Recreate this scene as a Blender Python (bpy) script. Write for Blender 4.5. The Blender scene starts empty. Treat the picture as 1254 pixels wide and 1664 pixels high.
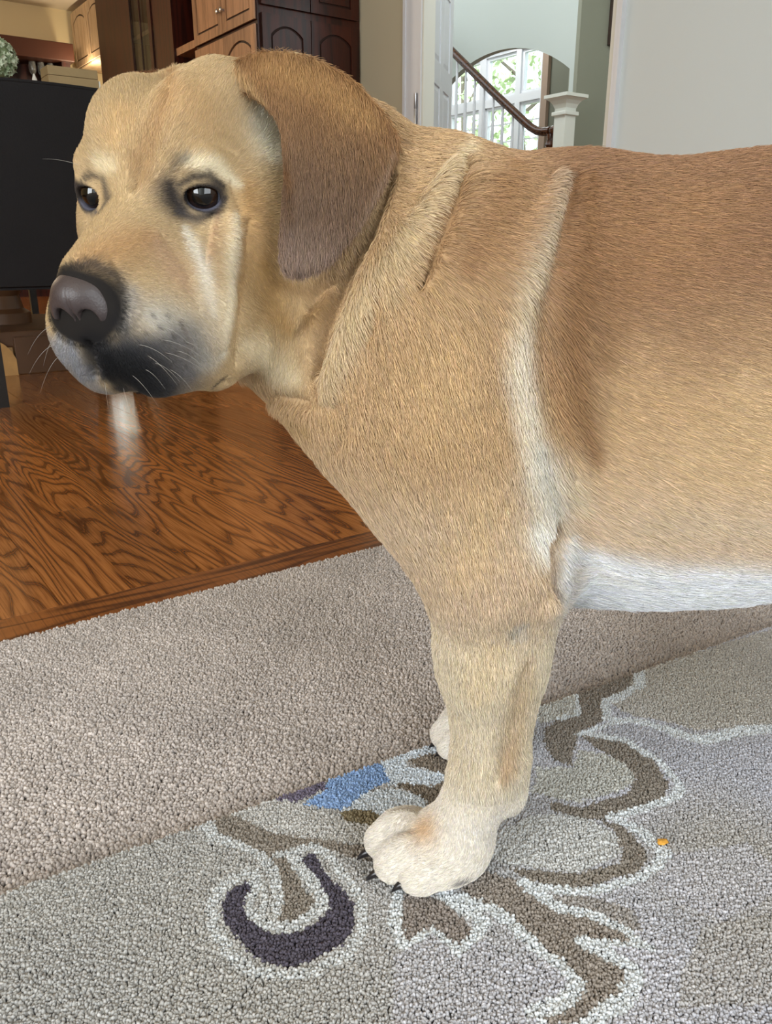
import bpy, bmesh, math, random
import numpy as np
import openvdb
from mathutils import Vector, Matrix
from mathutils.bvhtree import BVHTree

SC = bpy.context.scene
COL = SC.collection

# ------------------------------------------------------------------ camera
# z = 0 is the top of the area rug; the photo was taken from about half a metre up
F_PX = 1300.0
PITCH = math.atan(432 / F_PX)
CAM = np.array([0.0, 0.0, 0.53])
cd = bpy.data.cameras.new('camera')
cam = bpy.data.objects.new('camera', cd)
COL.objects.link(cam)
cam.location = CAM
cam.rotation_euler = (math.pi / 2 - PITCH, 0, 0)
cd.sensor_fit = 'VERTICAL'
cd.sensor_height = 24.0
cd.lens = 24.0 * F_PX / 1664.0
cd.clip_start = 0.02
cd.clip_end = 100
SC.camera = cam

# ------------------------------------------------------------------ world, lights, exposure
SC.view_settings.view_transform = 'Standard'
SC.view_settings.look = 'None'
SC.view_settings.gamma = 1.0
SC.view_settings.use_curve_mapping = False
SC.view_settings.exposure = -0.12
SC.cycles.max_bounces = 6
SC.cycles.diffuse_bounces = 4
SC.cycles.glossy_bounces = 3
SC.cycles.transmission_bounces = 4
SC.cycles.transparent_max_bounces = 8
SC.cycles.sample_clamp_indirect = 4.0
SC.cycles.caustics_reflective = False
SC.cycles.caustics_refractive = False

PHI = math.atan2(0.583, 0.812)          # the house is turned this far from the camera's heading
CP, SP = math.cos(PHI), math.sin(PHI)
def hw(b, a, z=0.0):                    # house frame (b across, a along the floorboards) -> world
    return (b * CP - a * SP, b * SP + a * CP, z)

wd = bpy.data.worlds.new('sky')
SC.world = wd
wd.use_nodes = True
bg = wd.node_tree.nodes['Background']
bg.inputs['Color'].default_value = (0.86, 0.95, 1.0, 1)
bg.inputs['Strength'].default_value = 4.0

def area(name, b, a, z, sx, sz, power, color, turn, tilt=0.0):
    l = bpy.data.lights.new(name, 'AREA')
    l.shape = 'RECTANGLE'; l.size = sx; l.size_y = sz
    l.energy = power; l.color = color
    o = bpy.data.objects.new(name, l)
    COL.objects.link(o)
    o.location = hw(b, a, z)
    o.rotation_euler = (math.pi / 2 + tilt, 0, PHI + turn)
    return o
# daylight coming through the family room's windows, behind the camera
area('window_daylight', -3.9, -0.55, 1.25, 2.2, 2.1, 165, (0.94, 0.975, 1.0), -math.pi / 2)
area('window_daylight', 0.15, -2.0, 1.25, 1.6, 2.1, 32, (0.94, 0.975, 1.0), 0.0)

# ------------------------------------------------------------------ helpers
def lin(c):
    if isinstance(c, str):
        c = [int(c[i:i + 2], 16) / 255 for i in (0, 2, 4)]
    return tuple(((x / 12.92) if x <= 0.04045 else ((x + 0.055) / 1.055) ** 2.4) for x in c)

def mat(name, color, rough=0.6, spec=0.4, metal=0.0, noise=None, bump=None):
    """principled material with a little procedural grain: noise=(scale, amount), bump=(scale, strength)"""
    m = bpy.data.materials.new(name)
    m.use_nodes = True
    nt = m.node_tree
    b = nt.nodes['Principled BSDF']
    c = lin(color)
    b.inputs['Base Color'].default_value = (*c, 1)
    b.inputs['Roughness'].default_value = rough
    b.inputs['Specular IOR Level'].default_value = spec
    b.inputs['Metallic'].default_value = metal
    if noise or bump:
        tc = nt.nodes.new('ShaderNodeTexCoord')
    if noise:
        n = nt.nodes.new('ShaderNodeTexNoise')
        n.inputs['Scale'].default_value = noise[0]; n.inputs['Detail'].default_value = 5
        nt.links.new(tc.outputs['Object'], n.inputs['Vector'])
        r = nt.nodes.new('ShaderNodeValToRGB')
        k = noise[1]
        r.color_ramp.elements[0].position = 0.25; r.color_ramp.elements[1].position = 0.75
        r.color_ramp.elements[0].color = (*[x * (1 - k) for x in c], 1)
        r.color_ramp.elements[1].color = (*[min(1, x * (1 + k)) for x in c], 1)
        nt.links.new(n.outputs['Fac'], r.inputs['Fac'])
        nt.links.new(r.outputs['Color'], b.inputs['Base Color'])
    if bump:
        n2 = nt.nodes.new('ShaderNodeTexNoise')
        n2.inputs['Scale'].default_value = bump[0]; n2.inputs['Detail'].default_value = 4
        nt.links.new(tc.outputs['Object'], n2.inputs['Vector'])
        bp = nt.nodes.new('ShaderNodeBump')
        bp.inputs['Strength'].default_value = bump[1]; bp.inputs['Distance'].default_value = 0.01
        nt.links.new(n2.outputs['Fac'], bp.inputs['Height'])
        nt.links.new(bp.outputs['Normal'], b.inputs['Normal'])
    return m

def attr_mat(name, rough, spec, kind='GEOMETRY', sheen=0.0, gain=1.0):
    m = bpy.data.materials.new(name)
    m.use_nodes = True
    nt = m.node_tree
    b = nt.nodes['Principled BSDF']
    a = nt.nodes.new('ShaderNodeAttribute')
    a.attribute_name = 'col'; a.attribute_type = kind
    nt.links.new(a.outputs['Color'], b.inputs['Base Color'])
    b.inputs['Roughness'].default_value = rough
    b.inputs['Specular IOR Level'].default_value = spec
    b.inputs['Sheen Weight'].default_value = sheen
    return m

def tag(o, label=None, cat=None, group=None, kind=None):
    if label: o['label'] = label
    if cat: o['category'] = cat
    if group: o['group'] = group
    if kind: o['kind'] = kind
    return o

def link(name, me, m=None, parent=None, smooth=True):
    o = bpy.data.objects.new(name, me)
    COL.objects.link(o)
    if m is not None: me.materials.append(m)
    if smooth and hasattr(me, 'polygons') and len(me.polygons):
        me.polygons.foreach_set('use_smooth', np.ones(len(me.polygons), bool))
    if parent is not None: o.parent = parent
    return o

def np_mesh(name, v, quads=None, tris=None):
    me = bpy.data.meshes.new(name)
    nq = 0 if quads is None else len(quads); ntr = 0 if tris is None else len(tris)
    me.vertices.add(len(v)); me.vertices.foreach_set('co', np.asarray(v, np.float32).ravel())
    li = []
    if ntr: li.append(np.asarray(tris, np.int32).ravel())
    if nq: li.append(np.asarray(quads, np.int32).ravel())
    li = np.concatenate(li)
    me.loops.add(len(li)); me.loops.foreach_set('vertex_index', li)
    me.polygons.add(ntr + nq)
    me.polygons.foreach_set('loop_start', np.concatenate([np.arange(ntr) * 3, ntr * 3 + np.arange(nq) * 4]).astype(np.int32))
    me.update(calc_edges=True); me.validate()
    return me

def set_col(me, c):
    a = me.attributes.new('col', 'FLOAT_COLOR', 'POINT')
    rgba = np.ones((len(me.vertices), 4), np.float32); rgba[:, :3] = c
    a.data.foreach_set('color', rgba.ravel())

# photo direction -> world, used to place landmarks at their real distance
Fv = np.array([0, math.cos(PITCH), -math.sin(PITCH)]); Uv = np.array([0, math.sin(PITCH), math.cos(PITCH)])
def ray(px, py): return Fv + (px - 627) / F_PX * np.array([1., 0, 0]) + (832 - py) / F_PX * Uv
def at(px, py, d): return CAM + d * ray(px, py)
def ground(px, py, z=0.0):
    r = ray(px, py); return CAM + r * ((z - CAM[2]) / r[2])
# ================================================================== building kit (house coordinates: b, a, z)
class MB:
    def __init__(s): s.v = []; s.f = []
    def add(s, v, f):
        n = len(s.v); s.v += [tuple(map(float, p)) for p in v]; s.f += [tuple(n + i for i in q) for q in f]; return s
    def box(s, b0, b1, a0, a1, z0, z1, c=0.0):
        """box with a chamfer c on every edge"""
        if c <= 0:
            v = [(x, y, z) for z in (z0, z1) for y in (a0, a1) for x in (b0, b1)]
            return s.add(v, [(0, 2, 3, 1), (4, 5, 7, 6), (0, 1, 5, 4), (2, 6, 7, 3), (0, 4, 6, 2), (1, 3, 7, 5)])
        bm = bmesh.new()
        M = Matrix.Translation(((b0 + b1) / 2, (a0 + a1) / 2, (z0 + z1) / 2)) @ Matrix.Diagonal((b1 - b0, a1 - a0, z1 - z0, 1))
        bmesh.ops.create_cube(bm, size=1, matrix=M)
        bmesh.ops.bevel(bm, geom=bm.edges[:], offset=c, segments=2, affect='EDGES', profile=0.6)
        return s.bm(bm)
    def bm(s, bm):
        bm.verts.index_update()
        s.add([v.co for v in bm.verts], [[v.index for v in f.verts] for f in bm.faces]); bm.free(); return s
    def prism(s, outline, origin, ux, uy, un, depth):
        """flat outline (2d points, counter-clockwise in ux, uy) pushed along un by depth"""
        o = np.array(origin, float); ux, uy, un = (np.array(q, float) for q in (ux, uy, un))
        P = [o + p[0] * ux + p[1] * uy for p in outline]; n = len(P)
        v = P + [p + un * depth for p in P]
        f = [tuple(range(n))[::-1], tuple(range(n, 2 * n))] + [(i, (i + 1) % n, n + (i + 1) % n, n + i) for i in range(n)]
        return s.add(v, f)
    def lathe(s, b, a, prof, seg=20):
        v = []; f = []
        for (r, z) in prof:
            for i in range(seg):
                t = 2 * math.pi * i / seg; v.append((b + r * math.cos(t), a + r * math.sin(t), z))
        for k in range(len(prof) - 1):
            for i in range(seg):
                j = (i + 1) % seg; f.append((k * seg + i, k * seg + j, (k + 1) * seg + j, (k + 1) * seg + i))
        f.append(tuple(range(seg))[::-1]); m = (len(prof) - 1) * seg; f.append(tuple(range(m, m + seg)))
        return s.add(v, f)
    def tube(s, path, r, seg=10, flat=1.0):
        P = [np.array(p, float) for p in path]; v = []; f = []
        rr = r if hasattr(r, '__len__') else [r] * len(P)
        for i, p in enumerate(P):
            t = P[min(i + 1, len(P) - 1)] - P[max(i - 1, 0)]; t /= np.linalg.norm(t)
            ref = np.array([0, 0, 1.0]) if abs(t[2]) < 0.9 else np.array([1.0, 0, 0])
            x = np.cross(t, ref); x /= np.linalg.norm(x); y = np.cross(x, t)
            for k in range(seg):
                g = 2 * math.pi * k / seg; v.append(p + rr[i] * (math.cos(g) * x + flat * math.sin(g) * y))
        for i in range(len(P) - 1):
            for k in range(seg):
                j = (k + 1) % seg; f.append((i * seg + k, i * seg + j, (i + 1) * seg + j, (i + 1) * seg + k))
        f.append(tuple(range(seg))[::-1]); m = (len(P) - 1) * seg; f.append(tuple(range(m, m + seg)))
        return s.add(v, f)
    def build(s, name, m, parent=None, base=None, smooth=False, kind=None):
        """with a parent: local to the parent's base; without: its own origin at `base` (default: centre bottom)"""
        v = np.array(s.v)
        if parent is not None: b0 = np.array(BASE[parent.name])
        elif base is not None: b0 = np.array(base, float)
        else:
            b0 = (v.min(0) + v.max(0)) / 2; b0[2] = v[:, 2].min()
        me = bpy.data.meshes.new(name); me.from_pydata((v - b0).tolist(), [], s.f); me.validate()
        o = bpy.data.objects.new(name, me); COL.objects.link(o)
        if m is not None: me.materials.append(m)
        if smooth:
            me.polygons.foreach_set('use_smooth', np.ones(len(me.polygons), bool))
            me.set_sharp_from_angle(angle=math.radians(40))
        if parent is not None: o.parent = parent
        else:
            o.location = hw(*b0); o.rotation_euler = (0, 0, PHI)
        BASE[o.name] = tuple(b0)
        if kind: o['kind'] = kind
        return o
BASE = {}
def thing(name, label, cat, b, a, z, group=None):
    o = bpy.data.objects.new(name, None); COL.objects.link(o)
    o.location = hw(b, a, z); o.rotation_euler = (0, 0, PHI); o.empty_display_size = 0.1
    BASE[o.name] = (b, a, z)
    return tag(o, label, cat, group)
def S(name, m, *boxes):
    k = MB()
    for q in boxes: k.box(*q)
    return k.build(name, m, kind='structure')

# ------------------------------------------------------------------ materials of the house
M_WALL = mat('grey_wall_paint', 'd4dbdb', 0.75, 0.25, bump=(240, 0.05))
M_WALLB = mat('beige_wall_paint', 'c4baa0', 0.75, 0.25, bump=(240, 0.05))
M_HALL = mat('sage_wall_paint', 'bcc2bc', 0.75, 0.25, bump=(240, 0.05))
M_HALL_SHADED = mat('shaded_hall_paint', '8c8c7c', 0.75, 0.25, bump=(240, 0.05))  # hall paint darkened to carry the shading past the arch
M_CEIL = mat('ceiling_paint', 'e2d6c0', 0.8, 0.2, bump=(120, 0.05))
M_WHITE = mat('white_gloss_paint', 'dfe1e6', 0.35, 0.4)
M_IVORY = mat('ivory_paint', 'dcdcd2', 0.4, 0.4)
M_STEEL = mat('brushed_steel', 'b9babd', 0.3, 0.5, 0.9)
M_CREAMW = mat('cream_wall_paint', 'd9c59a', 0.75, 0.25)

def wood(name, light, dark, scale_b=10.0, scale_a=1.0, rings=16.0, rough=0.32, contrast=0.8, vertical=False, coat=0.0, seed=True):
    """flat-sawn grain: contour lines of a stretched noise field"""
    m = bpy.data.materials.new(name); m.use_nodes = True
    nt = m.node_tree; L = nt.links; N_ = nt.nodes
    b = N_['Principled BSDF']
    tc = N_.new('ShaderNodeTexCoord')
    oi = N_.new('ShaderNodeObjectInfo')
    mp = N_.new('ShaderNodeMapping')
    mp.inputs['Scale'].default_value = (scale_b, scale_b, scale_a) if vertical else (scale_b, scale_a, scale_b)
    mul = N_.new('ShaderNodeVectorMath'); mul.operation = 'SCALE'
    cmb = N_.new('ShaderNodeCombineXYZ')
    for i in range(3): L.new(oi.outputs['Random'], cmb.inputs[i])
    L.new(cmb.outputs[0], mul.inputs[0]); mul.inputs['Scale'].default_value = 70.0 if seed else 0.0
    ad = N_.new('ShaderNodeVectorMath'); ad.operation = 'ADD'
    L.new(tc.outputs['Object'], mp.inputs['Vector'])
    L.new(mp.outputs[0], ad.inputs[0]); L.new(mul.outputs[0], ad.inputs[1])
    n1 = N_.new('ShaderNodeTexNoise'); n1.inputs['Scale'].default_value = 1.0; n1.inputs['Detail'].default_value = 2.5; n1.inputs['Roughness'].default_value = 0.35
    L.new(ad.outputs[0], n1.inputs['Vector'])
    k = N_.new('ShaderNodeMath'); k.operation = 'MULTIPLY'; k.inputs[1].default_value = rings
    L.new(n1.outputs['Fac'], k.inputs[0])
    fr = N_.new('ShaderNodeMath'); fr.operation = 'FRACT'; L.new(k.outputs[0], fr.inputs[0])
    # pores: fine streaks along the grain
    mp2 = N_.new('ShaderNodeMapping')
    mp2.inputs['Scale'].default_value = (420, 420, 9) if vertical else (420, 9, 420)
    L.new(tc.outputs['Object'], mp2.inputs['Vector'])
    n2 = N_.new('ShaderNodeTexNoise'); n2.inputs['Scale'].default_value = 1.0; n2.inputs['Detail'].default_value = 3
    L.new(mp2.outputs[0], n2.inputs['Vector'])
    r1 = N_.new('ShaderNodeValToRGB')
    e = r1.color_ramp.elements
    lc, dc = lin(light), lin(dark)
    md = tuple(0.55 * p + 0.45 * q for p, q in zip(lc, dc))
    e[0].position = 0.0; e[0].color = (*dc, 1)
    e[1].position = 1.0; e[1].color = (*md, 1)
    x = r1.color_ramp.elements.new(0.16); x.color = (*tuple(contrast * p + (1 - contrast) * q for p, q in zip(md, lc)), 1)
    x = r1.color_ramp.elements.new(0.40); x.color = (*lc, 1)
    x = r1.color_ramp.elements.new(0.80); x.color = (*tuple(0.8 * p + 0.2 * q for p, q in zip(lc, dc)), 1)
    x = r1.color_ramp.elements.new(0.94); x.color = (*dc, 1)
    L.new(fr.outputs[0], r1.inputs['Fac'])
    r2 = N_.new('ShaderNodeValToRGB')
    r2.color_ramp.elements[0].position = 0.36; r2.color_ramp.elements[0].color = (0.62, 0.58, 0.55, 1)
    r2.color_ramp.elements[1].position = 0.56; r2.color_ramp.elements[1].color = (1, 1, 1, 1)
    L.new(n2.outputs['Fac'], r2.inputs['Fac'])
    mx = N_.new('ShaderNodeMix'); mx.data_type = 'RGBA'; mx.blend_type = 'MULTIPLY'; mx.inputs[0].default_value = 1.0
    L.new(r1.outputs[0], mx.inputs[6]); L.new(r2.outputs[0], mx.inputs[7])
    # board-to-board tone
    hv = N_.new('ShaderNodeHueSaturation')
    mr = N_.new('ShaderNodeMapRange'); mr.inputs['To Min'].default_value = 0.82; mr.inputs['To Max'].default_value = 1.15
    L.new(oi.outputs['Random'], mr.inputs['Value']); L.new(mr.outputs[0], hv.inputs['Value'])
    L.new(mx.outputs[2], hv.inputs['Color'])
    L.new(hv.outputs[0], b.inputs['Base Color'])
    b.inputs['Roughness'].default_value = rough
    b.inputs['Coat Weight'].default_value = coat; b.inputs['Coat Roughness'].default_value = 0.12
    bp = N_.new('ShaderNodeBump'); bp.inputs['Strength'].default_value = 0.12; bp.inputs['Distance'].default_value = 0.001
    L.new(n2.outputs['Fac'], bp.inputs['Height']); L.new(bp.outputs[0], b.inputs['Normal'])
    return m
M_OAK = wood('stained_oak_floor', 'b97840', '6c3d1b', scale_b=8.0, scale_a=0.8, rings=26, rough=0.20, coat=0.35)
M_CHERRY = wood('dark_cherry', '46190d', '240b06', scale_b=7, scale_a=0.7, rings=6, rough=0.35, vertical=True, seed=False)
M_CHERRYL = wood('cherry', 'b88a66', '99704f', scale_b=7, scale_a=0.7, rings=6, rough=0.38, vertical=True, seed=False)
M_MAPLE = wood('pale_maple', 'd2b592', 'bb9a74', scale_b=7, scale_a=0.7, rings=5, rough=0.4, vertical=True, seed=False)
M_RAIL = wood('handrail_walnut', '5a3420', '2c160c', scale_b=14, scale_a=14, rings=5, rough=0.25, seed=False)
M_GROOVE = mat('dark_groove', '2a120a', 0.6)

# ------------------------------------------------------------------ shell
ZF, ZC = -0.020, 3.05            # top of the floorboards, ceiling
S('ceiling', M_CEIL, (-4.1, 3.6, -2.2, 10.6, ZC, ZC + 0.1))
S('wall_left', M_CREAMW, (-4.1, -4.0, -2.2, -1.7, -0.1, ZC), (-4.1, -4.0, 0.6, 10.6, -0.1, ZC), (-4.1, -4.0, -1.7, 0.6, -0.1, 0.18), (-4.1, -4.0, -1.7, 0.6, 2.32, ZC))
S('wall_back', M_WALL, (-4.1, -0.70, -2.2, -2.1, -0.1, ZC), (1.0, 3.6, -2.2, -2.1, -0.1, ZC),
  (-0.70, 1.0, -2.2, -2.1, -0.1, 0.18), (-0.70, 1.0, -2.2, -2.1, 2.32, ZC))
W_B, W_T = 3.48, 0.05            # the wall with the opening into the hall
S('wall_right', M_WALL, (W_B, W_B + W_T, -2.1, 2.90, -0.1, ZC), (W_B, W_B + W_T, 2.90, 4.50, 2.35, ZC))
S('wall_kitchen', M_WALLB, (W_B, W_B + W_T, 4.50, 10.5, -0.1, ZC))
S('wall_far', M_CREAMW, (-4.0, 2.98, 10.5, 10.6, -0.1, ZC), (3.46, 3.6, 10.5, 10.6, -0.1, ZC), (2.98, 3.46, 10.5, 10.6, -0.1, 0.95), (2.98, 3.46, 10.5, 10.6, 1.95, ZC))
S('subfloor', M_GROOVE, (-4.0, 9.0, 1.16, 10.6, -0.10, ZF - 0.012))

# floorboards: one object each
rnd = random.Random(11)
floor = MB().box(-4.0, 3.48, 1.16, 10.5, -0.034, ZF - 0.008).build('floor', M_GROOVE, kind='structure')
PW = 0.122
def plank(b0, b1, a0, a1, parent):
    c = 0.0004; g = 0.0002; z1, z0 = ZF, ZF - 0.010; ch = 0.0018
    b0 += g; b1 -= g; a0 += g; a1 -= g
    bb, aa = (b0 + b1) / 2, (a0 + a1) / 2
    B0, B1, A0, A1 = b0 - bb, b1 - bb, a0 - aa, a1 - aa
    v = [(B0, A0, z0), (B1, A0, z0), (B1, A1, z0), (B0, A1, z0), (B0, A0, z1 - ch), (B1, A0, z1 - ch), (B1, A1, z1 - ch), (B0, A1, z1 - ch),
         (B0 + c, A0 + c, z1), (B1 - c, A0 + c, z1), (B1 - c, A1 - c, z1), (B0 + c, A1 - c, z1)]
    f = [(8, 9, 10, 11)] + [(i, (i + 1) % 4, 4 + (i + 1) % 4, 4 + i) for i in range(4)] + [(4 + i, 4 + (i + 1) % 4, 8 + (i + 1) % 4, 8 + i) for i in range(4)]
    me = bpy.data.meshes.new('plank'); me.from_pydata(v, [], f)
    me.materials.append(M_OAK)
    o = bpy.data.objects.new('plank', me); COL.objects.link(o)
    o.parent = parent
    pb = BASE[parent.name]
    o.location = (bb - pb[0], aa - pb[1], -pb[2])
    return o
A_EDGE = 1.262                       # the boards end against the border board here
nrow = 0
for k in range(-14, 27):
    b0 = 0.263 + PW * k
    if b0 < -1.5 or b0 > 3.38: continue
    a = A_EDGE - (0 if k % 2 else 0)
    first = rnd.uniform(0.5, 1.9)
    a_end = 10.45 if 0.2 < b0 < 3.2 else 5.5
    while a < a_end:
        l = first if a == A_EDGE else rnd.uniform(1.1, 2.4)
        a1 = min(a + l, a_end)
        if a_end - a1 < 0.4: a1 = a_end
        plank(b0, b0 + PW, a, a1, floor)
        a = a1
# border board along the carpet, laid across the others, one step darker
for (b0, b1) in ((-1.55, 0.05), (0.05, 1.55), (1.55, 3.46)):
    o = plank(b0, b1, 1.178, A_EDGE, floor)
    o.data.transform(Matrix.Rotation(0, 4, 'Z'))
M_OAKX = wood('stained_oak_border', 'a3642f', '4f280f', scale_b=0.85, scale_a=13, rings=14, rough=0.3, coat=0.35)
for o in list(floor.children)[-3:]: o.data.materials[0] = M_OAKX

# trims, casings
S('trim_1', M_WHITE, (W_B - 0.022, W_B, 4.44, 4.62, ZF, 2.44), (W_B - 0.03, W_B - 0.02, 4.60, 4.625, ZF, 2.44), (W_B - 0.03, W_B - 0.02, 4.435, 4.455, ZF, 2.44))
_h = MB().lathe(W_B - 0.036, 4.475, [(0.010, 1.27), (0.010, 1.355), (0.0085, 1.357), (0.0085, 1.36), (0.010, 1.362), (0.010, 1.45)], 10)
_h.build('hinge', M_STEEL, bpy.data.objects['trim_1'], smooth=True)
S('trim_2', M_WHITE, (W_B - 0.022, W_B, 2.885, 2.925, ZF, 2.44), (W_B - 0.03, W_B - 0.02, 2.885, 2.90, ZF, 2.44))
S('trim_3', M_IVORY, (W_B - 0.008, W_B + W_T + 0.02, 2.925, 2.958, ZF, 2.35))
S('trim_4', M_IVORY, (W_B - 0.02, W_B + W_T + 0.02, 4.42, 4.44, ZF, 2.35))
S('trim_5', M_WHITE, (W_B - 0.022, W_B, 2.885, 4.62, 2.35, 2.47))
S('baseboard_right', M_WHITE, (W_B - 0.018, W_B, -2.1, 2.885, ZF, 0.12))

# ------------------------------------------------------------------ hall
HB = 6.0
def wall_arch():
    k = MB()
    a0, a1, z0, z1 = 5.55, 7.45, 2.03, 2.33
    pts_ = [(4.6 - 0, -0.1), (a0, -0.1), (a0, z0)]
    am, hwid = (a0 + a1) / 2, (a1 - a0) / 2
    R_ = (hwid ** 2 + (z1 - z0) ** 2) / (2 * (z1 - z0)); zc = z1 - R_
    # three slabs: right of the arch, left of it, and the piece over it
    k.box(HB, HB + 0.07, 5.50, a0, -0.1, 5.2)
    k.box(HB, HB + 0.07, a1, 9.2, -0.1, 5.2)
    n = 24; out = []
    for i in range(n + 1):
        y = a0 + (a1 - a0) * i / n
        out.append((y, zc + math.sqrt(R_ ** 2 - (y - am) ** 2)))
    out = out + [(a1, 5.2), (a0, 5.2)]
    k.prism(out, (HB, 0, 0), (0, 1, 0), (0, 0, 1), (1, 0, 0), 0.07)
    return k.build('wall_hall', M_HALL, kind='structure')
wall_arch()
S('wall_stair', M_HALL_SHADED, (HB + 0.001, 7.4, 5.46, 5.56, -0.1, 5.2))
M_ALCOVE = mat('dark_olive_paint', '6f7064', 0.75, 0.25)
S('wall_window', M_ALCOVE, (8.2, 8.35, 5.56, 7.93, -0.1, 5.2), (8.2, 8.35, 10.5, 11.5, -0.1, 5.2), (8.2, 8.35, 7.93, 10.5, 3.02, 5.2), (8.2, 8.35, 7.93, 10.5, -0.1, 0.9))
S('ceiling_hall', M_CEIL, (3.6, 9.0, 2.0, 11.5, 5.2, 5.3))
S('wall_hall_end', M_HALL, (3.6, 8.35, 11.4, 11.5, -0.1, 5.2))
S('wall_hall_near', M_HALL, (3.6, 7.6, 1.9, 2.0, -0.1, 5.2), (7.4, 7.5, 2.0, 5.5, -0.1, 5.2))
floor_hall = MB().box(3.6, 8.2, 2.0, 11.4, -0.034, ZF).build('floor_hall', M_OAK, kind='structure')

# ---- big window of the stairwell
def glass_mat():
    m = bpy.data.materials.new('window_glass'); m.use_nodes = True
    nt = m.node_tree; nt.nodes.clear()
    o = nt.nodes.new('ShaderNodeOutputMaterial'); mx = nt.nodes.new('ShaderNodeMixShader')
    t = nt.nodes.new('ShaderNodeBsdfTransparent'); g = nt.nodes.new('ShaderNodeBsdfGlossy')
    g.inputs['Roughness'].default_value = 0.02; t.inputs['Color'].default_value = (0.95, 0.98, 0.97, 1)
    lw = nt.nodes.new('ShaderNodeLayerWeight'); lw.inputs['Blend'].default_value = 0.5
    pw = nt.nodes.new('ShaderNodeMath'); pw.operation = 'POWER'; pw.inputs[1].default_value = 5
    f = nt.nodes.new('ShaderNodeMath'); f.operation = 'MULTIPLY_ADD'; f.inputs[1].default_value = 0.9; f.inputs[2].default_value = 0.03
    nt.links.new(lw.outputs['Facing'], pw.inputs[0]); nt.links.new(pw.outputs[0], f.inputs[0])
    nt.links.new(f.outputs[0], mx.inputs[0]); nt.links.new(t.outputs[0], mx.inputs[1]); nt.links.new(g.outputs[0], mx.inputs[2])
    nt.links.new(mx.outputs[0], o.inputs[0]); return m
M_GLASS = glass_mat()
B8 = 8.2
w1 = MB()
for a0, a1 in ((7.93, 8.06), (8.43, 8.52), (9.10, 9.22), (9.86, 9.98), (10.4, 10.5)): w1.box(B8, B8 + 0.12, a0, a1, 0.9, 3.02)
for z0, z1 in ((0.9, 0.98), (2.32, 2.42), (2.93, 3.02)): w1.box(B8 + 0.001, B8 + 0.119, 7.93, 10.5, z0, z1)
win = w1.build('window_1', M_WHITE, kind='structure')
cells = [(8.06, 8.43), (8.52, 9.10), (9.22, 9.86), (9.98, 10.4)]
for (a0, a1) in cells:
    for (z0, z1) in ((0.98, 2.32), (2.42, 2.93)):
        f = MB()
        e = 0.035
        f.box(B8 + 0.03, B8 + 0.09, a0, a0 + e, z0, z1).box(B8 + 0.03, B8 + 0.09, a1 - e, a1, z0, z1)
        f.box(B8 + 0.03, B8 + 0.09, a0 + e, a1 - e, z0, z0 + e).box(B8 + 0.03, B8 + 0.09, a0 + e, a1 - e, z1 - e, z1)
        f.build('sash', M_WHITE, win)
        if z0 < 1:
            g = MB()
            nb = 2 if a1 - a0 > 0.45 else 1
            for i in range(1, nb): g.box(B8 + 0.05, B8 + 0.07, a0 + (a1 - a0) * i / nb - 0.009, a0 + (a1 - a0) * i / nb + 0.009, z0 + e, z1 - e)
            for i in range(1, 6): 
                zz = z0 + (z1 - z0) * i / 6; g.box(B8 + 0.052, B8 + 0.068, a0 + e, a1 - e, zz - 0.009, zz + 0.009)
            g.build('muntin', M_WHITE, win)
        MB().box(B8 + 0.058, B8 + 0.062, a0 + e, a1 - e, z0 + e, z1 - e).build('pane', M_GLASS, win)
MB().box(B8 - 0.05, B8, 7.90, 8.00, 0.5, 3.1).build('casing', mat('taupe_casing', '9a8474', 0.5), win)
for z0 in (3.03, 3.16): MB().box(B8 - 0.10, B8 - 0.02, 8.6, 10.5, z0, z0 + 0.07).build('head_strip', mat('dark_strip', '4a4038', 0.4), win)  # two dark strips above the window head

# ---- window in the far kitchen wall (it shows as the glare on the floorboards)
w2 = MB()
for b0, b1 in ((2.98, 3.01), (3.15, 3.23), (3.43, 3.46)): w2.box(b0, b1, 10.5, 10.58, 0.95, 1.95)
for z0, z1 in ((0.95, 0.98), (1.92, 1.95)): w2.box(2.981, 3.459, 10.502, 10.578, z0, z1)
win2 = w2.build('window_2', M_WHITE, kind='structure')
for b0, b1 in ((3.01, 3.15), (3.23, 3.43)): MB().box(b0, b1, 10.54, 10.544, 0.98, 1.92).build('pane', M_GLASS, win2)

# ---- six-panel door standing open into the hall
dt = thing('door_1', None, None, W_B + W_T, 4.44, ZF)
dt['kind'] = 'structure'
dt.rotation_euler = (0, 0, PHI + math.radians(40))
DW, DT, DH = 0.80, 0.038, 2.30
BASE['door_local'] = (0, 0, 0)
def local(k, name, m, parent):
    me = bpy.data.meshes.new(name); me.from_pydata(k.v, [], k.f)
    o = bpy.data.objects.new(name, me); COL.objects.link(o); me.materials.append(m); o.parent = parent; return o
k = MB()
st = 0.11
cols = [(st, (DW - st) / 2), ((DW + st) / 2, DW - st)]
rows = [(0.20, 0.72), (0.90, 1.56), (1.70, 2.14)]
k.box(0, DW, 0.009, DT - 0.009, 0, DH)
for b0, b1 in ((0, st), ((DW - st) / 2, (DW + st) / 2), (DW - st, DW)): k.box(b0, b1, 0, DT, 0, DH, 0.003)
for z0, z1 in ((0, 0.20), (0.72, 0.90), (1.56, 1.70), (2.14, DH)):
    for b0, b1 in cols: k.box(b0, b1, 0.0006, DT - 0.0006, z0, z1)
local(k, 'door_leaf', M_WHITE, dt)
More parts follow.
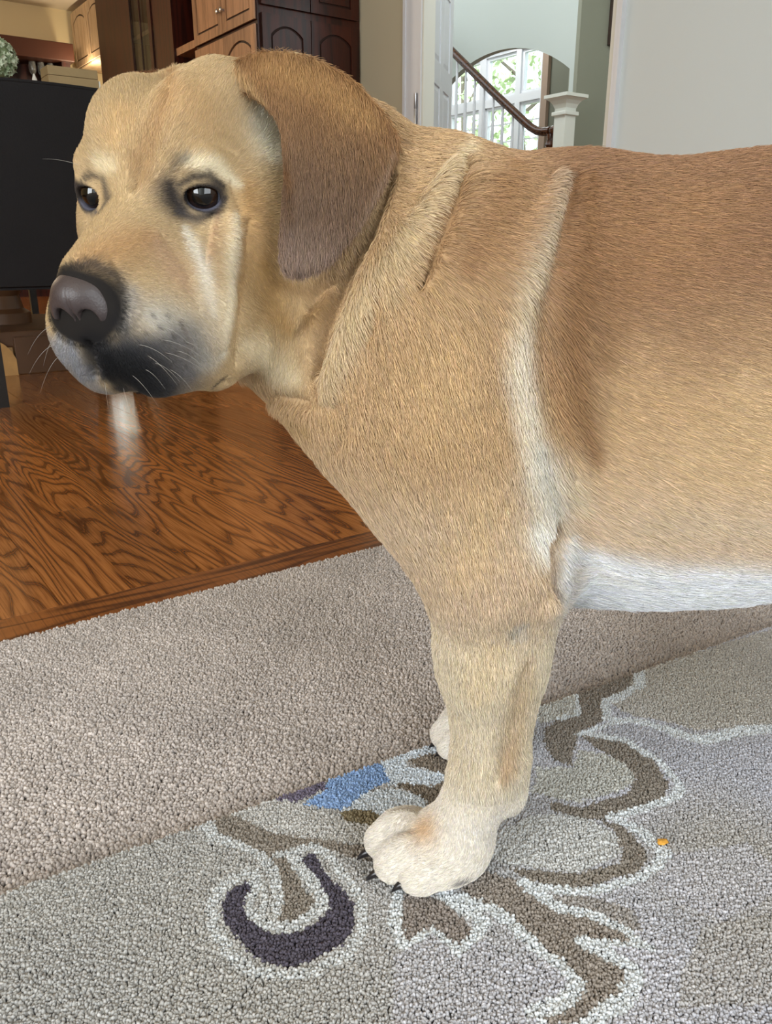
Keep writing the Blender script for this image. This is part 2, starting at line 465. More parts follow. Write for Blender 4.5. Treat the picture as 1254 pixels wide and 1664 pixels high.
for b0, b1 in cols:
    for z0, z1 in rows:
        p = MB(); c = 0.035
        for y0, y1 in ((0.009, 0.003), (DT - 0.009, DT - 0.003)):
            v = [(b0 + .012, y0, z0 + .012), (b1 - .012, y0, z0 + .012), (b1 - .012, y0, z1 - .012), (b0 + .012, y0, z1 - .012), (b0 + c, y1, z0 + c), (b1 - c, y1, z0 + c), (b1 - c, y1, z1 - c), (b0 + c, y1, z1 - c)]
            p.add(v, [(4, 5, 6, 7), (0, 1, 5, 4), (1, 2, 6, 5), (2, 3, 7, 6), (3, 0, 4, 7)])
        local(p, 'panel', M_WHITE, dt)
for z in (0.25, 1.24, 2.05):
    h = MB(); h.lathe(-0.008, -0.004, [(0.009, z), (0.009, z + 0.10)], 10); h.box(-0.002, 0.03, -0.0015, 0.001, z, z + 0.10)
    local(h, 'hinge', M_STEEL, dt)
kn = MB(); kn.lathe(0, 0, [(0.026, 0), (0.026, 0.006), (0.010, 0.010), (0.010, 0.030), (0.024, 0.038), (0.028, 0.052), (0.020, 0.064), (0.004, 0.068)], 18)
kn.v = [(DW - 0.07 + x, -z, 0.96 + y) for (x, y, z) in kn.v]
local(kn, 'knob', M_STEEL, dt)

# ---- staircase: rail, balusters, newel, stringer
ST = thing('staircase', 'white staircase with a dark brown handrail in the hall', 'staircase', 5.7, 5.5, ZF)
rail = [(5.7, 7.9, 3.085), (5.7, 6.87, 2.375), (5.7, 6.22, 1.905), (5.7, 5.80, 1.615), (5.7, 5.70, 1.55), (5.7, 5.62, 1.512), (5.7, 5.54, 1.497), (5.7, 5.46, 1.495)]
MB().tube(rail, 0.035, 12, 1.05).build('handrail', M_RAIL, ST, smooth=True)
vol = [(5.7 - 0.0 + 0.085 * (1 - t / 9) * math.sin(t * 0.75) , 5.46 - 0.085 * (1 - t / 9 * 0.4) + 0.085 * (1 - t / 9) * math.cos(t * 0.75), 1.495) for t in range(10)]
MB().tube(vol, [0.035] * 8 + [0.03, 0.02], 12, 1.0).build('volute', M_RAIL, ST, smooth=True)
def zr(a): return np.interp(a, [p[1] for p in rail[::-1]], [p[2] for p in rail[::-1]])
for i in range(15):
    a = 5.80 + i * 0.135
    z1 = zr(a) - 0.03; zb = 0.55 + (a - 5.5) * 0.685
    MB().lathe(5.7, a, [(0.016, zb), (0.016, zb + 0.16), (0.020, zb + 0.18), (0.013, zb + 0.24), (0.017, zb + 0.4), (0.010, z1)], 8).build('baluster', M_WHITE, ST, smooth=True)
MB().lathe(5.7, 5.45, [(0.05, 0.55), (0.05, 0.75), (0.035, 0.80), (0.045, 0.9), (0.03, 1.0), (0.040, 1.25), (0.028, 1.35), (0.045, 1.38), (0.030, 1.42), (0.034, 1.47)], 16).build('newel_post', M_RAIL, ST, smooth=True)
k = MB(); k.prism([(5.38, ZF), (8.2, ZF), (8.2, 2.40), (5.85, 0.79), (5.75, 0.57), (5.38, 0.57)], (5.66, 0, 0), (0, 1, 0), (0, 0, 1), (1, 0, 0), 0.08)
k.build('stringer', M_WHITE, ST)
for i in range(12):
    a = 5.75 + i * 0.26; z = 0.42 + i * 0.178
    MB().box(5.74, 5.99, a, a + 0.28, z, z + 0.03).build('tread', M_RAIL, ST)
# ---- box column at the foot of the stairs
CO = thing('box_column', 'white square column with a moulded cap beside the handrail', 'column', 5.43, 5.05, ZF)
c0, c1, d0, d1 = 5.375, 5.50, 4.99, 5.11
MB().box(c0, c1, d0, d1, ZF, 1.62, 0.004).build('shaft', M_IVORY, CO)
MB().box(c0 - .018, c1 + .018, d0 - .018, d1 + .018, 1.545, 1.575, 0.006).build('neck_moulding', M_IVORY, CO)
k = MB()
prof = [(0.0, 1.60), (0.012, 1.63), (0.03, 1.655), (0.055, 1.672), (0.065, 1.675), (0.065, 1.70)]
rings = []
for (o_, z) in prof: rings.append([(c0 - o_, d0 - o_, z), (c1 + o_, d0 - o_, z), (c1 + o_, d1 + o_, z), (c0 - o_, d1 + o_, z)])
v = [p for r in rings for p in r]
f = [(4 * i + j, 4 * i + (j + 1) % 4, 4 * i + 4 + (j + 1) % 4, 4 * i + 4 + j) for i in range(len(prof) - 1) for j in range(4)] + [tuple(range(4))[::-1], tuple(range(4 * len(prof) - 4, 4 * len(prof)))]
k.add(v, f).build('cap', M_IVORY, CO)
MB().box(c0 - .02, c1 + .02, d0 - .02, d1 + .02, ZF, 0.14, 0.006).build('plinth', M_IVORY, CO)
# dark carved frame on the stair wall, only its lower corner in view
PF = thing('picture_frame', 'dark carved wooden frame hanging on the shaded stair wall', 'picture', 6.46, 5.455, 2.24)
MB().box(6.36, 6.44, 5.42, 5.459, 2.24, 3.2, 0.008).box(6.441, 6.9, 5.42, 5.459, 2.24, 2.30, 0.008).box(6.9, 6.97, 5.42, 5.459, 2.24, 3.2, 0.008).build('frame', mat('dark_frame', '3a2c24', 0.5, bump=(60, 0.6)), PF)
MB().box(6.43, 6.91, 5.445, 5.458, 2.29, 3.15).build('canvas', mat('canvas', '6b6250', 0.8, noise=(6, 0.3)), PF)

# kitchen lamps, then added fills for beige wall, window frames and hall
def point(name, b, a, z, power, color, r=0.08):
    l = bpy.data.lights.new(name, 'POINT'); l.energy = power; l.color = color; l.shadow_soft_size = r
    o = bpy.data.objects.new(name, l); COL.objects.link(o); o.location = hw(b, a, z); return o
point('kitchen_lamp', -0.9, 8.0, 2.7, 165, (1.0, 0.82, 0.60))
point('under_cabinet_lamp', 3.05, 9.75, 2.30, 16, (1.0, 0.82, 0.56), 0.05)
point('beige_wall_fill', 2.0, 4.6, 2.7, 9, (1.0, 0.94, 0.85), 0.12)  # added fill that lifts the beige wall
point('window_frame_fill', 7.0, 8.3, 3.9, 130, (0.95, 0.98, 1.0), 0.2)  # added fill that brightens the window frames
l = bpy.data.lights.new('hall_fill', 'AREA'); l.shape = 'RECTANGLE'; l.size = 2.0; l.size_y = 2.0; l.energy = 75; l.color = (0.9, 0.97, 1.0)  # added fill that lights the hall wall
o = bpy.data.objects.new('hall_fill', l); COL.objects.link(o); o.location = hw(4.6, 2.1, 3.4); o.rotation_euler = (math.radians(90), 0, PHI - 0.35)
# ================================================================== kitchen and dining things
def arched(b0, b1, z0, z1, rise, n=10):
    """outline with a low arched top"""
    out = [(b0, z0), (b1, z0)]
    for i in range(n + 1):
        t = 1 - i / n
        out.append((b0 + (b1 - b0) * t, z1 - rise + rise * math.sin(math.pi * t) ** 0.8))
    return out
def door_front(parent, m, plane, s0, s1, z0, z1, arch, knob=None, glass=False):
    """cabinet door: frame proud of a recessed field; plane=('b', x) faces -b, ('a', y) faces -a"""
    ax, q = plane
    if ax == 'b': org, ux, un = (q, 0, 0), (0, -1, 0), (1, 0, 0)
    else: org, ux, un = (0, q, 0), (1, 0, 0), (0, 1, 0)
    sg = -1 if ax == 'b' else 1
    u0, u1 = min(sg * s0, sg * s1), max(sg * s0, sg * s1)
    w = 0.062; g = 0.003
    k = MB()
    k.prism([(u0 + g, z0 + g), (u1 - g, z0 + g), (u1 - g, z1 - g), (u0 + g, z1 - g)], org, ux, (0, 0, 1), un, 0.012)
    d = k.build('door', M_GROOVE if not glass else M_GLASS, parent)
    # frame pieces standing 10 mm proud of the field
    def piece(pts_, name='stile', depth=-0.011, mm=m, start=0.0):
        o2 = tuple(np.array(org, float) + start * np.array(un, float))
        MB().prism(pts_ if depth > 0 else pts_[::-1], o2, ux, (0, 0, 1), un, depth).build(name, mm, d)
    piece([(u0 + g, z0 + g), (u0 + w, z0 + g), (u0 + w, z1 - g), (u0 + g, z1 - g)])
    piece([(u1 - w, z0 + g), (u1 - g, z0 + g), (u1 - g, z1 - g), (u1 - w, z1 - g)])
    piece([(u0 + w, z0 + g), (u1 - w, z0 + g), (u1 - w, z0 + w), (u0 + w, z0 + w)], 'rail')
    rise = 0.055 if arch else 0.0
    ar = arched(u0 + w, u1 - w, z1 - w - 0.06, z1 - w, rise) if arch else None
    if arch:
        top = [(u0 + w, z1 - g)] + [(x, y) for (x, y) in ar[2:][::-1]] + [(u1 - w, z1 - g)]
        piece(top[::-1] if False else top[::-1], 'rail')
    else: piece([(u0 + w, z1 - w), (u1 - w, z1 - w), (u1 - w, z1 - g), (u0 + w, z1 - g)], 'rail')
    if not glass:
        e = 0.013
        fld = arched(u0 + w + e, u1 - w - e, z0 + w + e, z1 - w - e, rise) if arch else [(u0 + w + e, z0 + w + e), (u1 - w - e, z0 + w + e), (u1 - w - e, z1 - w - e), (u0 + w + e, z1 - w - e)]
        piece(fld, 'field', -0.008)
    if knob:
        s_, z_ = knob; kb = MB().lathe(0, 0, [(0.007, 0), (0.007, 0.012), (0.015, 0.018), (0.015, 0.026), (0.006, 0.030)], 12)
        o2 = np.array(org, float)
        kb.v = [tuple(o2 + (sg * s_ + x) * np.array(ux) + np.array([0, 0, z_ + y]) - (0.011 + z) * np.array(un)) for (x, y, z) in kb.v]
        kb.build('knob', M_STEEL, d, smooth=True)
    return d

# ---- tall cabinet: pale cherry doors at the front, panelled dark end towards the room
PB, PA = 2.69, 5.14
TC = thing('tall_cabinet', 'tall cherry cabinet with arched doors and a dark panelled end', 'cabinet', 3.08, 5.62, ZF)
MB().box(PB + 0.012, 3.475, PA + 0.012, 6.10, ZF, 2.75).build('body', M_CHERRY, TC)
MB().box(PB - 0.03, 3.475, PA - 0.03, 6.12, 2.75, 2.83, 0.01).build('crown', M_CHERRY, TC)
mid = 5.615
for a0, a1, kn in ((PA + 0.01, mid, mid - 0.03), (mid, 6.09, mid + 0.03)):
    door_front(TC, M_CHERRYL, ('b', PB), a0, a1, 1.885, 2.72, False, (kn, 2.02))
    door_front(TC, M_CHERRYL, ('b', PB), a0, a1, 0.10, 1.865, True, (kn, 1.1))
for b0, b1 in ((PB + 0.03, 3.08), (3.08, 3.455)):
    door_front(TC, M_CHERRY, ('a', PA), b0, b1, 0.10, 1.93, True)
    door_front(TC, M_CHERRY, ('a', PA), b0, b1, 1.97, 2.72, True)

# ---- wall unit next to it: open niche, glazed door, plain dark panel
WU = thing('wall_unit', 'dark cherry wall unit with an open niche and glazed door behind the dog', 'cabinet', 3.1, 7.2, ZF)
MB().box(3.30, 3.475, 6.13, 8.25, ZF, 2.75).build('back_panel', M_CHERRY, WU)
MB().box(PB + 0.01, 3.30, 7.42, 8.25, ZF, 2.75).build('side_case', M_CHERRY, WU)
MB().box(PB, 3.30, 6.50, 6.88, ZF, 2.75).build('pilaster', M_CHERRY, WU)
for z in (0.10, 1.90, 2.66): MB().box(PB + 0.02, 3.30, 6.13, 6.50, z, z + 0.05).build('shelf', M_CHERRYL if z == 1.90 else M_CHERRY, WU)
for z in (0.3, 1.85, 2.15, 2.6): MB().box(PB + 0.02, 3.30, 6.88, 7.42, z, z + 0.03).build('shelf', M_CHERRY, WU)
door_front(WU, M_CHERRY, ('b', PB), 6.89, 7.41, 1.55, 2.62, True, glass=True)
MB().prism([(-7.155, 1.6), (-7.140, 1.6), (-7.140, 2.56), (-7.155, 2.56)], (PB - 0.008, 0, 0), (0, -1, 0), (0, 0, 1), (1, 0, 0), 0.01).build('mullion', M_CHERRY, WU)
V1 = thing('china_bowl', 'pale china bowl behind the glass of the wall unit', 'bowl', 2.95, 7.12, 2.18)
MB().lathe(2.95, 7.12, [(0.04, 2.18), (0.05, 2.19), (0.10, 2.25), (0.125, 2.33), (0.118, 2.33), (0.09, 2.25), (0.03, 2.20)], 20).build('bowl', mat('china', 'c9c4bc', 0.2), V1, smooth=True)

# ---- pale upper cabinets at the far end, lit from below
UC = thing('upper_cabinet', 'pale wall cabinet with two tall arched doors in the far kitchen', 'cabinet', 3.28, 9.8, 2.42)
MB().box(3.112, 3.475, 9.25, 10.32, 2.42, 3.0).build('body', M_MAPLE, UC)
for a0, a1 in ((9.25, 9.785), (9.785, 10.32)): door_front(UC, M_MAPLE, ('b', 3.10), a0, a1, 2.43, 2.98, True)

# ---- tan box on the dining table
SB = thing('storage_box', 'tan flat-sided box standing on the dining table behind the black chair', 'box', 1.19, 4.06, 0.75)
M_TAN = mat('tan_board', '9c8660', 0.7, noise=(20, 0.06))
MB().box(1.075, 1.290, 4.00, 4.12, 0.75, 1.235, 0.003).build('box_body', M_TAN, SB)
MB().box(1.075, 1.290, 4.00, 4.12, 1.236, 1.272, 0.003).build('lid', M_TAN, SB)
MB().box(1.291, 1.297, 4.0, 4.12, 0.752, 1.23).build('lit_edge_strip', M_IVORY, SB)  # pale strip paints the light on this edge

# ---- hutch on the far wall
HU = thing('china_hutch', 'brown wooden china hutch on the far wall beside the flowers', 'cabinet', 2.55, 10.3, ZF)
MB().box(2.10, 2.17, 10.05, 10.48, ZF, 2.55).box(2.86, 2.95, 10.05, 10.48, ZF, 2.55).box(2.17, 2.86, 10.42, 10.48, ZF, 2.55).build('case', M_CHERRY, HU)
MB().box(2.06, 2.99, 10.0, 10.49, 2.44, 2.62, 0.01).build('crown', mat('red_brown_wood', '4a281a', 0.5), HU)
for z in (0.8, 1.5, 2.18): MB().box(2.17, 2.86, 10.06, 10.42, z, z + 0.03).build('shelf', M_CHERRY, HU)
MB().box(2.17, 2.86, 10.05, 10.07, ZF, 0.8).build('door', M_CHERRY, HU)
M_CRYSTAL = bpy.data.materials.new('clear_glass'); M_CRYSTAL.use_nodes = True
_b = M_CRYSTAL.node_tree.nodes['Principled BSDF']; _b.inputs['Transmission Weight'].default_value = 0.9; _b.inputs['Roughness'].default_value = 0.03; _b.inputs['Base Color'].default_value = (0.9, 0.93, 0.92, 1)
for i, (b, lab) in enumerate(((2.58, 'stemmed glass at the left of the hutch shelf'), (2.67, 'stemmed glass in the middle of the hutch shelf'), (2.77, 'stemmed glass at the right end of the hutch shelf'))):
    MBg = MB().lathe(b, 10.18, [(0.032, 2.21), (0.030, 2.215), (0.005, 2.222), (0.005, 2.29), (0.022, 2.305), (0.036, 2.34), (0.038, 2.38), (0.034, 2.43), (0.033, 2.43), (0.036, 2.38), (0.033, 2.342), (0.003, 2.305)], 16)
    g = MBg.build('wine_glass', M_CRYSTAL, base=(b, 10.18, 2.21), smooth=True); tag(g, lab, 'glass', 'glasses on the hutch shelf')

# ---- dining table on its pedestal
M_TABLE = mat('table_walnut', '5a3e29', 0.4, noise=(5, 0.18))
M_FOOT = mat('pale_table_foot', 'b98d55', 0.5, noise=(14, 0.2))  # foot is paler than the rest of the table
DTb = thing('dining_table', 'dark wooden pedestal dining table behind the black chair', 'table', 0.83, 4.35, ZF)
MB().lathe(0.83, 4.45, [(0.72, 0.70), (0.74, 0.71), (0.74, 0.735), (0.725, 0.75)], 48).build('tabletop', M_TABLE, DTb, smooth=True)
MB().lathe(0.83, 4.40, [(0.13, 0.17), (0.13, 0.22), (0.10, 0.24), (0.085, 0.30), (0.12, 0.36), (0.13, 0.42), (0.08, 0.52), (0.09, 0.62), (0.20, 0.68), (0.20, 0.70)], 28).build('pedestal', M_TABLE, DTb, smooth=True)
MB().box(0.50, 1.16, 3.92, 4.88, 0.10, 0.17, 0.008).build('plinth', M_TABLE, DTb)
MB().box(0.765, 1.30, 3.905, 3.955, ZF, 0.145, 0.004).build('plinth_front', M_TABLE, DTb)
fo = [(0.0, 0.0), (0.13, 0.0)] + [(0.13 - 0.17 * (1 - math.cos(t)) , 0.175 * math.sin(t)) for t in np.linspace(0, 1.5, 10)]
fo = [(0.62, ZF), (0.765, ZF), (0.765, 0.05), (0.75, 0.085), (0.725, 0.115), (0.69, 0.14), (0.65, 0.155), (0.60, 0.16), (0.60, ZF)]
MB().prism(fo[:-1], (0, 3.90, 0), (1, 0, 0), (0, 0, 1), (0, 1, 0), 0.06).build('foot', M_FOOT, DTb)

# ---- parsons chairs
M_LEATH = mat('black_leather', '151213', 0.55, 0.2, noise=(9, 0.12), bump=(180, 0.12))
M_LEG = mat('black_leg', '1b1512', 0.4)
def make_chair(b, a, face, label):
    """face=+1: the sitter looks towards +a"""
    t = thing('dining_chair', label, 'chair', b, a, ZF)
    w = 0.275; z0 = 0.385
    bm = bmesh.new()
    y0, y1 = (-0.045 * face, 0.045 * face)
    bmesh.ops.create_cube(bm, size=1, matrix=Matrix.Translation((b, a, (z0 + 1.035) / 2)) @ Matrix.Diagonal((2 * w, 0.09, 1.035 - z0, 1)))
    bmesh.ops.subdivide_edges(bm, edges=bm.edges[:], cuts=6, use_grid_fill=True)
    for v in bm.verts:
        dz = max(0.0, (v.co.z - z0) / (1.035 - z0)); v.co.y -= face * 0.05 * dz ** 1.5
        v.co.z += 0.008 * (1 - ((v.co.x - b) / w) ** 2) * max(0, dz - 0.8) * 5
    bmesh.ops.bevel(bm, geom=[e for e in bm.edges if len(e.link_faces) == 2 and e.calc_face_angle(0) > 1.0], offset=0.012, segments=3, affect='EDGES')
    MB().bm(bm).build('backrest', M_LEATH, t, smooth=True)
    s0, s1 = sorted((a + 0.047 * face, a + 0.50 * face))
    MB().box(b - w + .005, b + w - .005, s0, s1, z0, 0.49, 0.022).build('seat', M_LEATH, t, smooth=True)
    for x in (-1, 1):
        for y in (0.005, 0.46):
            cx, cy = b + x * (w - 0.025), a + y * face
            MB().prism([(-.019, -.019), (.019, -.019), (.019, .019), (-.019, .019)], (cx, cy, ZF), (1, 0, 0), (0, 1, 0), (0, 0, 1), z0 - ZF).build('leg', M_LEG, t)
    return t
make_chair(0.795, 3.12, 1, 'black upholstered dining chair with its back to the room')
make_chair(0.93, 5.75, -1, 'dining chair on the far side of the table, only a leg visible')

# ---- flowers and candle on the table
FL = thing('hydrangea_vase', 'pale green hydrangea in a glass vase on the dining table', 'flowers', 0.93, 4.38, 0.75)
MB().lathe(0.93, 4.38, [(0.05, 0.75), (0.055, 0.76), (0.06, 0.95), (0.045, 1.05), (0.05, 1.08), (0.044, 1.08), (0.04, 1.05), (0.05, 0.95), (0.045, 0.77)], 20).build('vase', M_CRYSTAL, FL, smooth=True)
MB().tube([(0.93, 4.38, 0.78), (0.935, 4.38, 1.0), (0.945, 4.38, 1.33)], 0.006, 8).build('stem', mat('green_stem', '52683a', 0.6), FL)
def petals():
    rng = np.random.default_rng(5); k = MB()
    for i in range(520):
        d = rng.normal(0, 1, 3); d /= np.linalg.norm(d); d[2] = d[2] * 0.85 
        c = np.array([0.945, 4.38, 1.345]) + d * 0.098 * rng.uniform(0.9, 1.05)
        n = d + rng.normal(0, 0.35, 3); n /= np.linalg.norm(n)
        x = np.cross(n, [0.3, 0.1, 0.9]); x /= np.linalg.norm(x); y = np.cross(n, x)
        s_ = rng.uniform(0.010, 0.016); g = rng.uniform(0, 1.6)
        X = x * math.cos(g) + y * math.sin(g); Y = y * math.cos(g) - x * math.sin(g)
        v = [c - n * 0.004]; 
        for j in range(8):
            r = s_ * (1.0 if j % 2 == 0 else 0.55); t = j * math.pi / 4; v.append(c + r * (math.cos(t) * X + math.sin(t) * Y) + n * (0.003 if j % 2 == 0 else 0))
        k.add(v, [(0, 1 + j, 1 + (j + 1) % 8) for j in range(8)])
    return k
PM = bpy.data.materials.new('petal'); PM.use_nodes = True
_n = PM.node_tree; _t = _n.nodes.new('ShaderNodeTexNoise'); _t.inputs['Scale'].default_value = 26
_r = _n.nodes.new('ShaderNodeValToRGB'); _r.color_ramp.elements[0].color = (*lin('8fa57c'), 1); _r.color_ramp.elements[1].color = (*lin('dfe6cf'), 1)
_r.color_ramp.elements[0].position = 0.35; _r.color_ramp.elements[1].position = 0.65
_c = _n.nodes.new('ShaderNodeTexCoord'); _n.links.new(_c.outputs['Object'], _t.inputs['Vector']); _n.links.new(_t.outputs['Fac'], _r.inputs['Fac']); _n.links.new(_r.outputs[0], _n.nodes['Principled BSDF'].inputs['Base Color'])
petals().build('petals', PM, FL, kind='stuff')
hd = MB(); 
bm = bmesh.new(); bmesh.ops.create_icosphere(bm, subdivisions=2, radius=0.088, matrix=Matrix.Translation((0.945, 4.38, 1.345)))
MB().bm(bm).build('flower_core', mat('flower_core', '8a9b72', 0.8), FL, smooth=True)
CA = thing('candle', 'white taper candle in a dark holder on the table by the chair', 'candle', 1.08, 4.25, 0.75)
MB().lathe(1.08, 4.25, [(0.045, 0.75), (0.045, 0.76), (0.010, 0.78), (0.010, 1.00), (0.018, 1.02), (0.018, 1.05)], 16).build('holder', M_LEG, CA, smooth=True)
MB().lathe(1.08, 4.25, [(0.013, 1.05), (0.013, 1.235), (0.010, 1.255), (0.002, 1.275)], 14).build('taper', mat('wax', 'e8e4dc', 0.4), CA, smooth=True)

# ---- trees outside the stairwell window
M_LEAF = mat('leaf', 'b4c494', 0.6, noise=(3, 0.3))
M_BARK = mat('bark', '7a6f60', 0.8, noise=(8, 0.3))
def tree(b, a, h, r, seed, label):
    t = thing('tree', label, 'tree', b, a, -0.4, 'trees outside the stairwell window')
    rng = np.random.default_rng(seed)
    MB().tube([(b, a, -0.4), (b + 0.05, a, h * 0.4), (b - 0.05, a + 0.1, h * 0.9)], [0.12, 0.09, 0.03], 8).build('trunk', M_BARK, t, smooth=True)
    for i in range(5):
        z = h * (0.3 + 0.12 * i); g = rng.uniform(0, 6.28)
        MB().tube([(b, a, z), (b + 0.5 * r * math.cos(g), a + 0.5 * r * math.sin(g), z + 0.4), (b + r * math.cos(g), a + r * math.sin(g), z + 0.9)], [0.04, 0.025, 0.008], 6).build('branch', M_BARK, t, smooth=True)
    k = MB()
    for i in range(700):
        d = rng.normal(0, 1, 3); d /= np.linalg.norm(d)
        c = np.array([b, a, h * 0.62]) + d * np.array([r, r, h * 0.42]) * rng.uniform(0.35, 1.0) ** 0.6
        x = rng.normal(0, 1, 3); x /= np.linalg.norm(x); y = np.cross(x, rng.normal(0, 1, 3)); y /= np.linalg.norm(y)
        s_ = rng.uniform(0.05, 0.10)
        k.add([c - x * s_, c - y * s_ * 0.5, c + x * s_, c + y * s_ * 0.5], [(0, 1, 2, 3)])
    k.build('foliage', M_LEAF, t, kind='stuff')
tree(11.2, 11.4, 4.2, 1.0, 1, 'leafy tree seen through the left part of the stairwell window')
tree(12.6, 14.6, 5.0, 1.1, 2, 'taller leafy tree at the far left of the stairwell window')
tree(13.0, 9.4, 4.6, 1.1, 3, 'leafy tree seen through the right part of the stairwell window')
S('ground_outside', mat('lawn', '8a9a68', 0.9, noise=(5, 0.3)), (8.4, 20, 2, 22, -0.5, -0.4))
# ================================================================== carpet and rug: real tufts
def in_poly(P, V):
    V = np.asarray(V, float); x, y = P[:, 0], P[:, 1]; ins = np.zeros(len(P), bool); j = len(V) - 1
    for i in range(len(V)):
        c = ((V[i, 1] > y) != (V[j, 1] > y)) & (x < (V[j, 0] - V[i, 0]) * (y - V[i, 1]) / (V[j, 1] - V[i, 1] + 1e-12) + V[i, 0])
        ins ^= c; j = i
    return ins
def near_line(P, V, r):
    V = np.asarray(V, float); d = np.full(len(P), 1e9)
    for a, b in zip(V, V[1:]):
        ab = b - a; t = np.clip(((P - a) @ ab) / (ab @ ab), 0, 1)
        d = np.minimum(d, ((P - a - t[:, None] * ab) ** 2).sum(1))
    return np.sqrt(d) < r
def tuft_group(name, rx, rz, seed):
    ng = bpy.data.node_groups.new(name, 'GeometryNodeTree')
    ng.interface.new_socket('Geometry', in_out='INPUT', socket_type='NodeSocketGeometry')
    ng.interface.new_socket('Geometry', in_out='OUTPUT', socket_type='NodeSocketGeometry')
    N_, L = ng.nodes, ng.links
    gi, go = N_.new('NodeGroupInput'), N_.new('NodeGroupOutput')
    m2p = N_.new('GeometryNodeMeshToPoints')
    ico = N_.new('GeometryNodeMeshIcoSphere'); ico.inputs['Subdivisions'].default_value = 2; ico.inputs['Radius'].default_value = 1.0
    tr = N_.new('GeometryNodeTransform'); tr.inputs['Scale'].default_value = (rx, rx * 0.8, rz)
    ss = N_.new('GeometryNodeSetShadeSmooth'); sm = N_.new('GeometryNodeSetMaterial'); sm.inputs['Material'].default_value = M_TUFT
    iop = N_.new('GeometryNodeInstanceOnPoints')
    rot = N_.new('GeometryNodeInputNamedAttribute'); rot.data_type = 'FLOAT_VECTOR'; rot.inputs['Name'].default_value = 'rot'
    scl = N_.new('GeometryNodeInputNamedAttribute'); scl.data_type = 'FLOAT_VECTOR'; scl.inputs['Name'].default_value = 'scl'
    L.new(gi.outputs[0], m2p.inputs['Mesh']); L.new(m2p.outputs[0], iop.inputs['Points'])
    L.new(ico.outputs[0], tr.inputs['Geometry']); L.new(tr.outputs[0], ss.inputs[0]); L.new(ss.outputs[0], sm.inputs['Geometry']); L.new(sm.outputs[0], iop.inputs['Instance'])
    L.new(rot.outputs[0], iop.inputs['Rotation']); L.new(scl.outputs[0], iop.inputs['Scale'])
    L.new(iop.outputs[0], go.inputs[0])
    return ng
M_TUFT = attr_mat('tuft', 0.9, 0.1, kind='INSTANCER')
def pile(name, parent, XY, z, col, rx, rz, seed, tilt=0.35):
    rng = np.random.default_rng(seed); n = len(XY)
    me = bpy.data.meshes.new(name); me.vertices.add(n)
    P = np.c_[XY, z + rng.normal(0, rz * 0.10, n)].astype(np.float32)
    me.vertices.foreach_set('co', P.ravel())
    r = np.c_[rng.normal(0, tilt, n), rng.normal(0, tilt, n), rng.uniform(0, 6.28, n)].astype(np.float32)
    a = me.attributes.new('rot', 'FLOAT_VECTOR', 'POINT'); a.data.foreach_set('vector', r.ravel())
    s = (rng.uniform(0.75, 1.2, (n, 1)) * np.array([[1, 1, 1]])).astype(np.float32)
    a = me.attributes.new('scl', 'FLOAT_VECTOR', 'POINT'); a.data.foreach_set('vector', s.ravel())
    c = np.clip(col * np.exp(rng.normal(0, 0.10, n))[:, None], 0, 1)
    set_col(me, c)
    o = bpy.data.objects.new(name, me); COL.objects.link(o); o.parent = parent
    md = o.modifiers.new('tufts', 'NODES'); md.node_group = tuft_group(name + '_tufts', rx, rz, seed)
    return tag(o, kind='stuff')
def grid_pts(x0, x1, y0, y1, sp, seed):
    rng = np.random.default_rng(seed)
    X, Y = np.meshgrid(np.arange(x0, x1, sp), np.arange(y0, y1, sp * 0.87), indexing='ij')
    X = X + (np.arange(X.shape[1])[None, :] % 2) * sp * 0.5
    P = np.c_[X.ravel(), Y.ravel()]
    return P + rng.normal(0, sp * 0.20, P.shape)
eBx, eAx = np.array([CP, SP]), np.array([-SP, CP])
R1, R2 = ground(0, 1450)[:2], ground(1254, 1015)[:2]
RD = (R2 - R1) / np.linalg.norm(R2 - R1); RN = np.array([-RD[1], RD[0]])     # along the rug's far edge; away from the rug
# --- carpet
CZ = -0.014
cm = MB().box(-4.0, 3.475, -2.1, 1.176, -0.09, CZ - 0.006).build('carpet', mat('carpet_backing', 'a89e97', 0.95, noise=(260, 0.35), bump=(300, 1.0)), kind='structure')
def view_keep(P, z, m=360):
    r = np.c_[P, np.full(len(P), z)] - CAM
    d = r @ Fv; px = 627 + F_PX * r[:, 0] / d; py = 832 - F_PX * (r @ Uv) / d
    return (d > 0) & (px > -m) & (px < 1254 + m) & (py < 1664 + 90)
P = grid_pts(-1.5, 2.0, 0.1, 2.6, 0.0036, 3)
P = P[((P - R1) @ RN > -0.004) & (P @ eAx < 1.172)]
P = P[view_keep(P, 0)]
nzz = lambda P, f, s: np.sin(P @ np.array([f, 0.6 * f]) + s) * np.sin(P @ np.array([-0.5 * f, f]) + 2 * s)
cc = np.tile(np.array(lin('bdb4af')), (len(P), 1)) * (1 + 0.06 * nzz(P, 13, 1) + 0.05 * nzz(P, 31, 2))[:, None]
pl = pile('carpet_pile', cm, P, CZ - 0.003, cc, 0.0023, 0.0042, 5)
def unparent_world(o, parent):          # keep world coordinates for a mesh given in world space
    o.matrix_parent_inverse = (Matrix.Translation(parent.location) @ Matrix.Rotation(parent.rotation_euler.z, 4, 'Z')).inverted()
unparent_world(pl, cm)
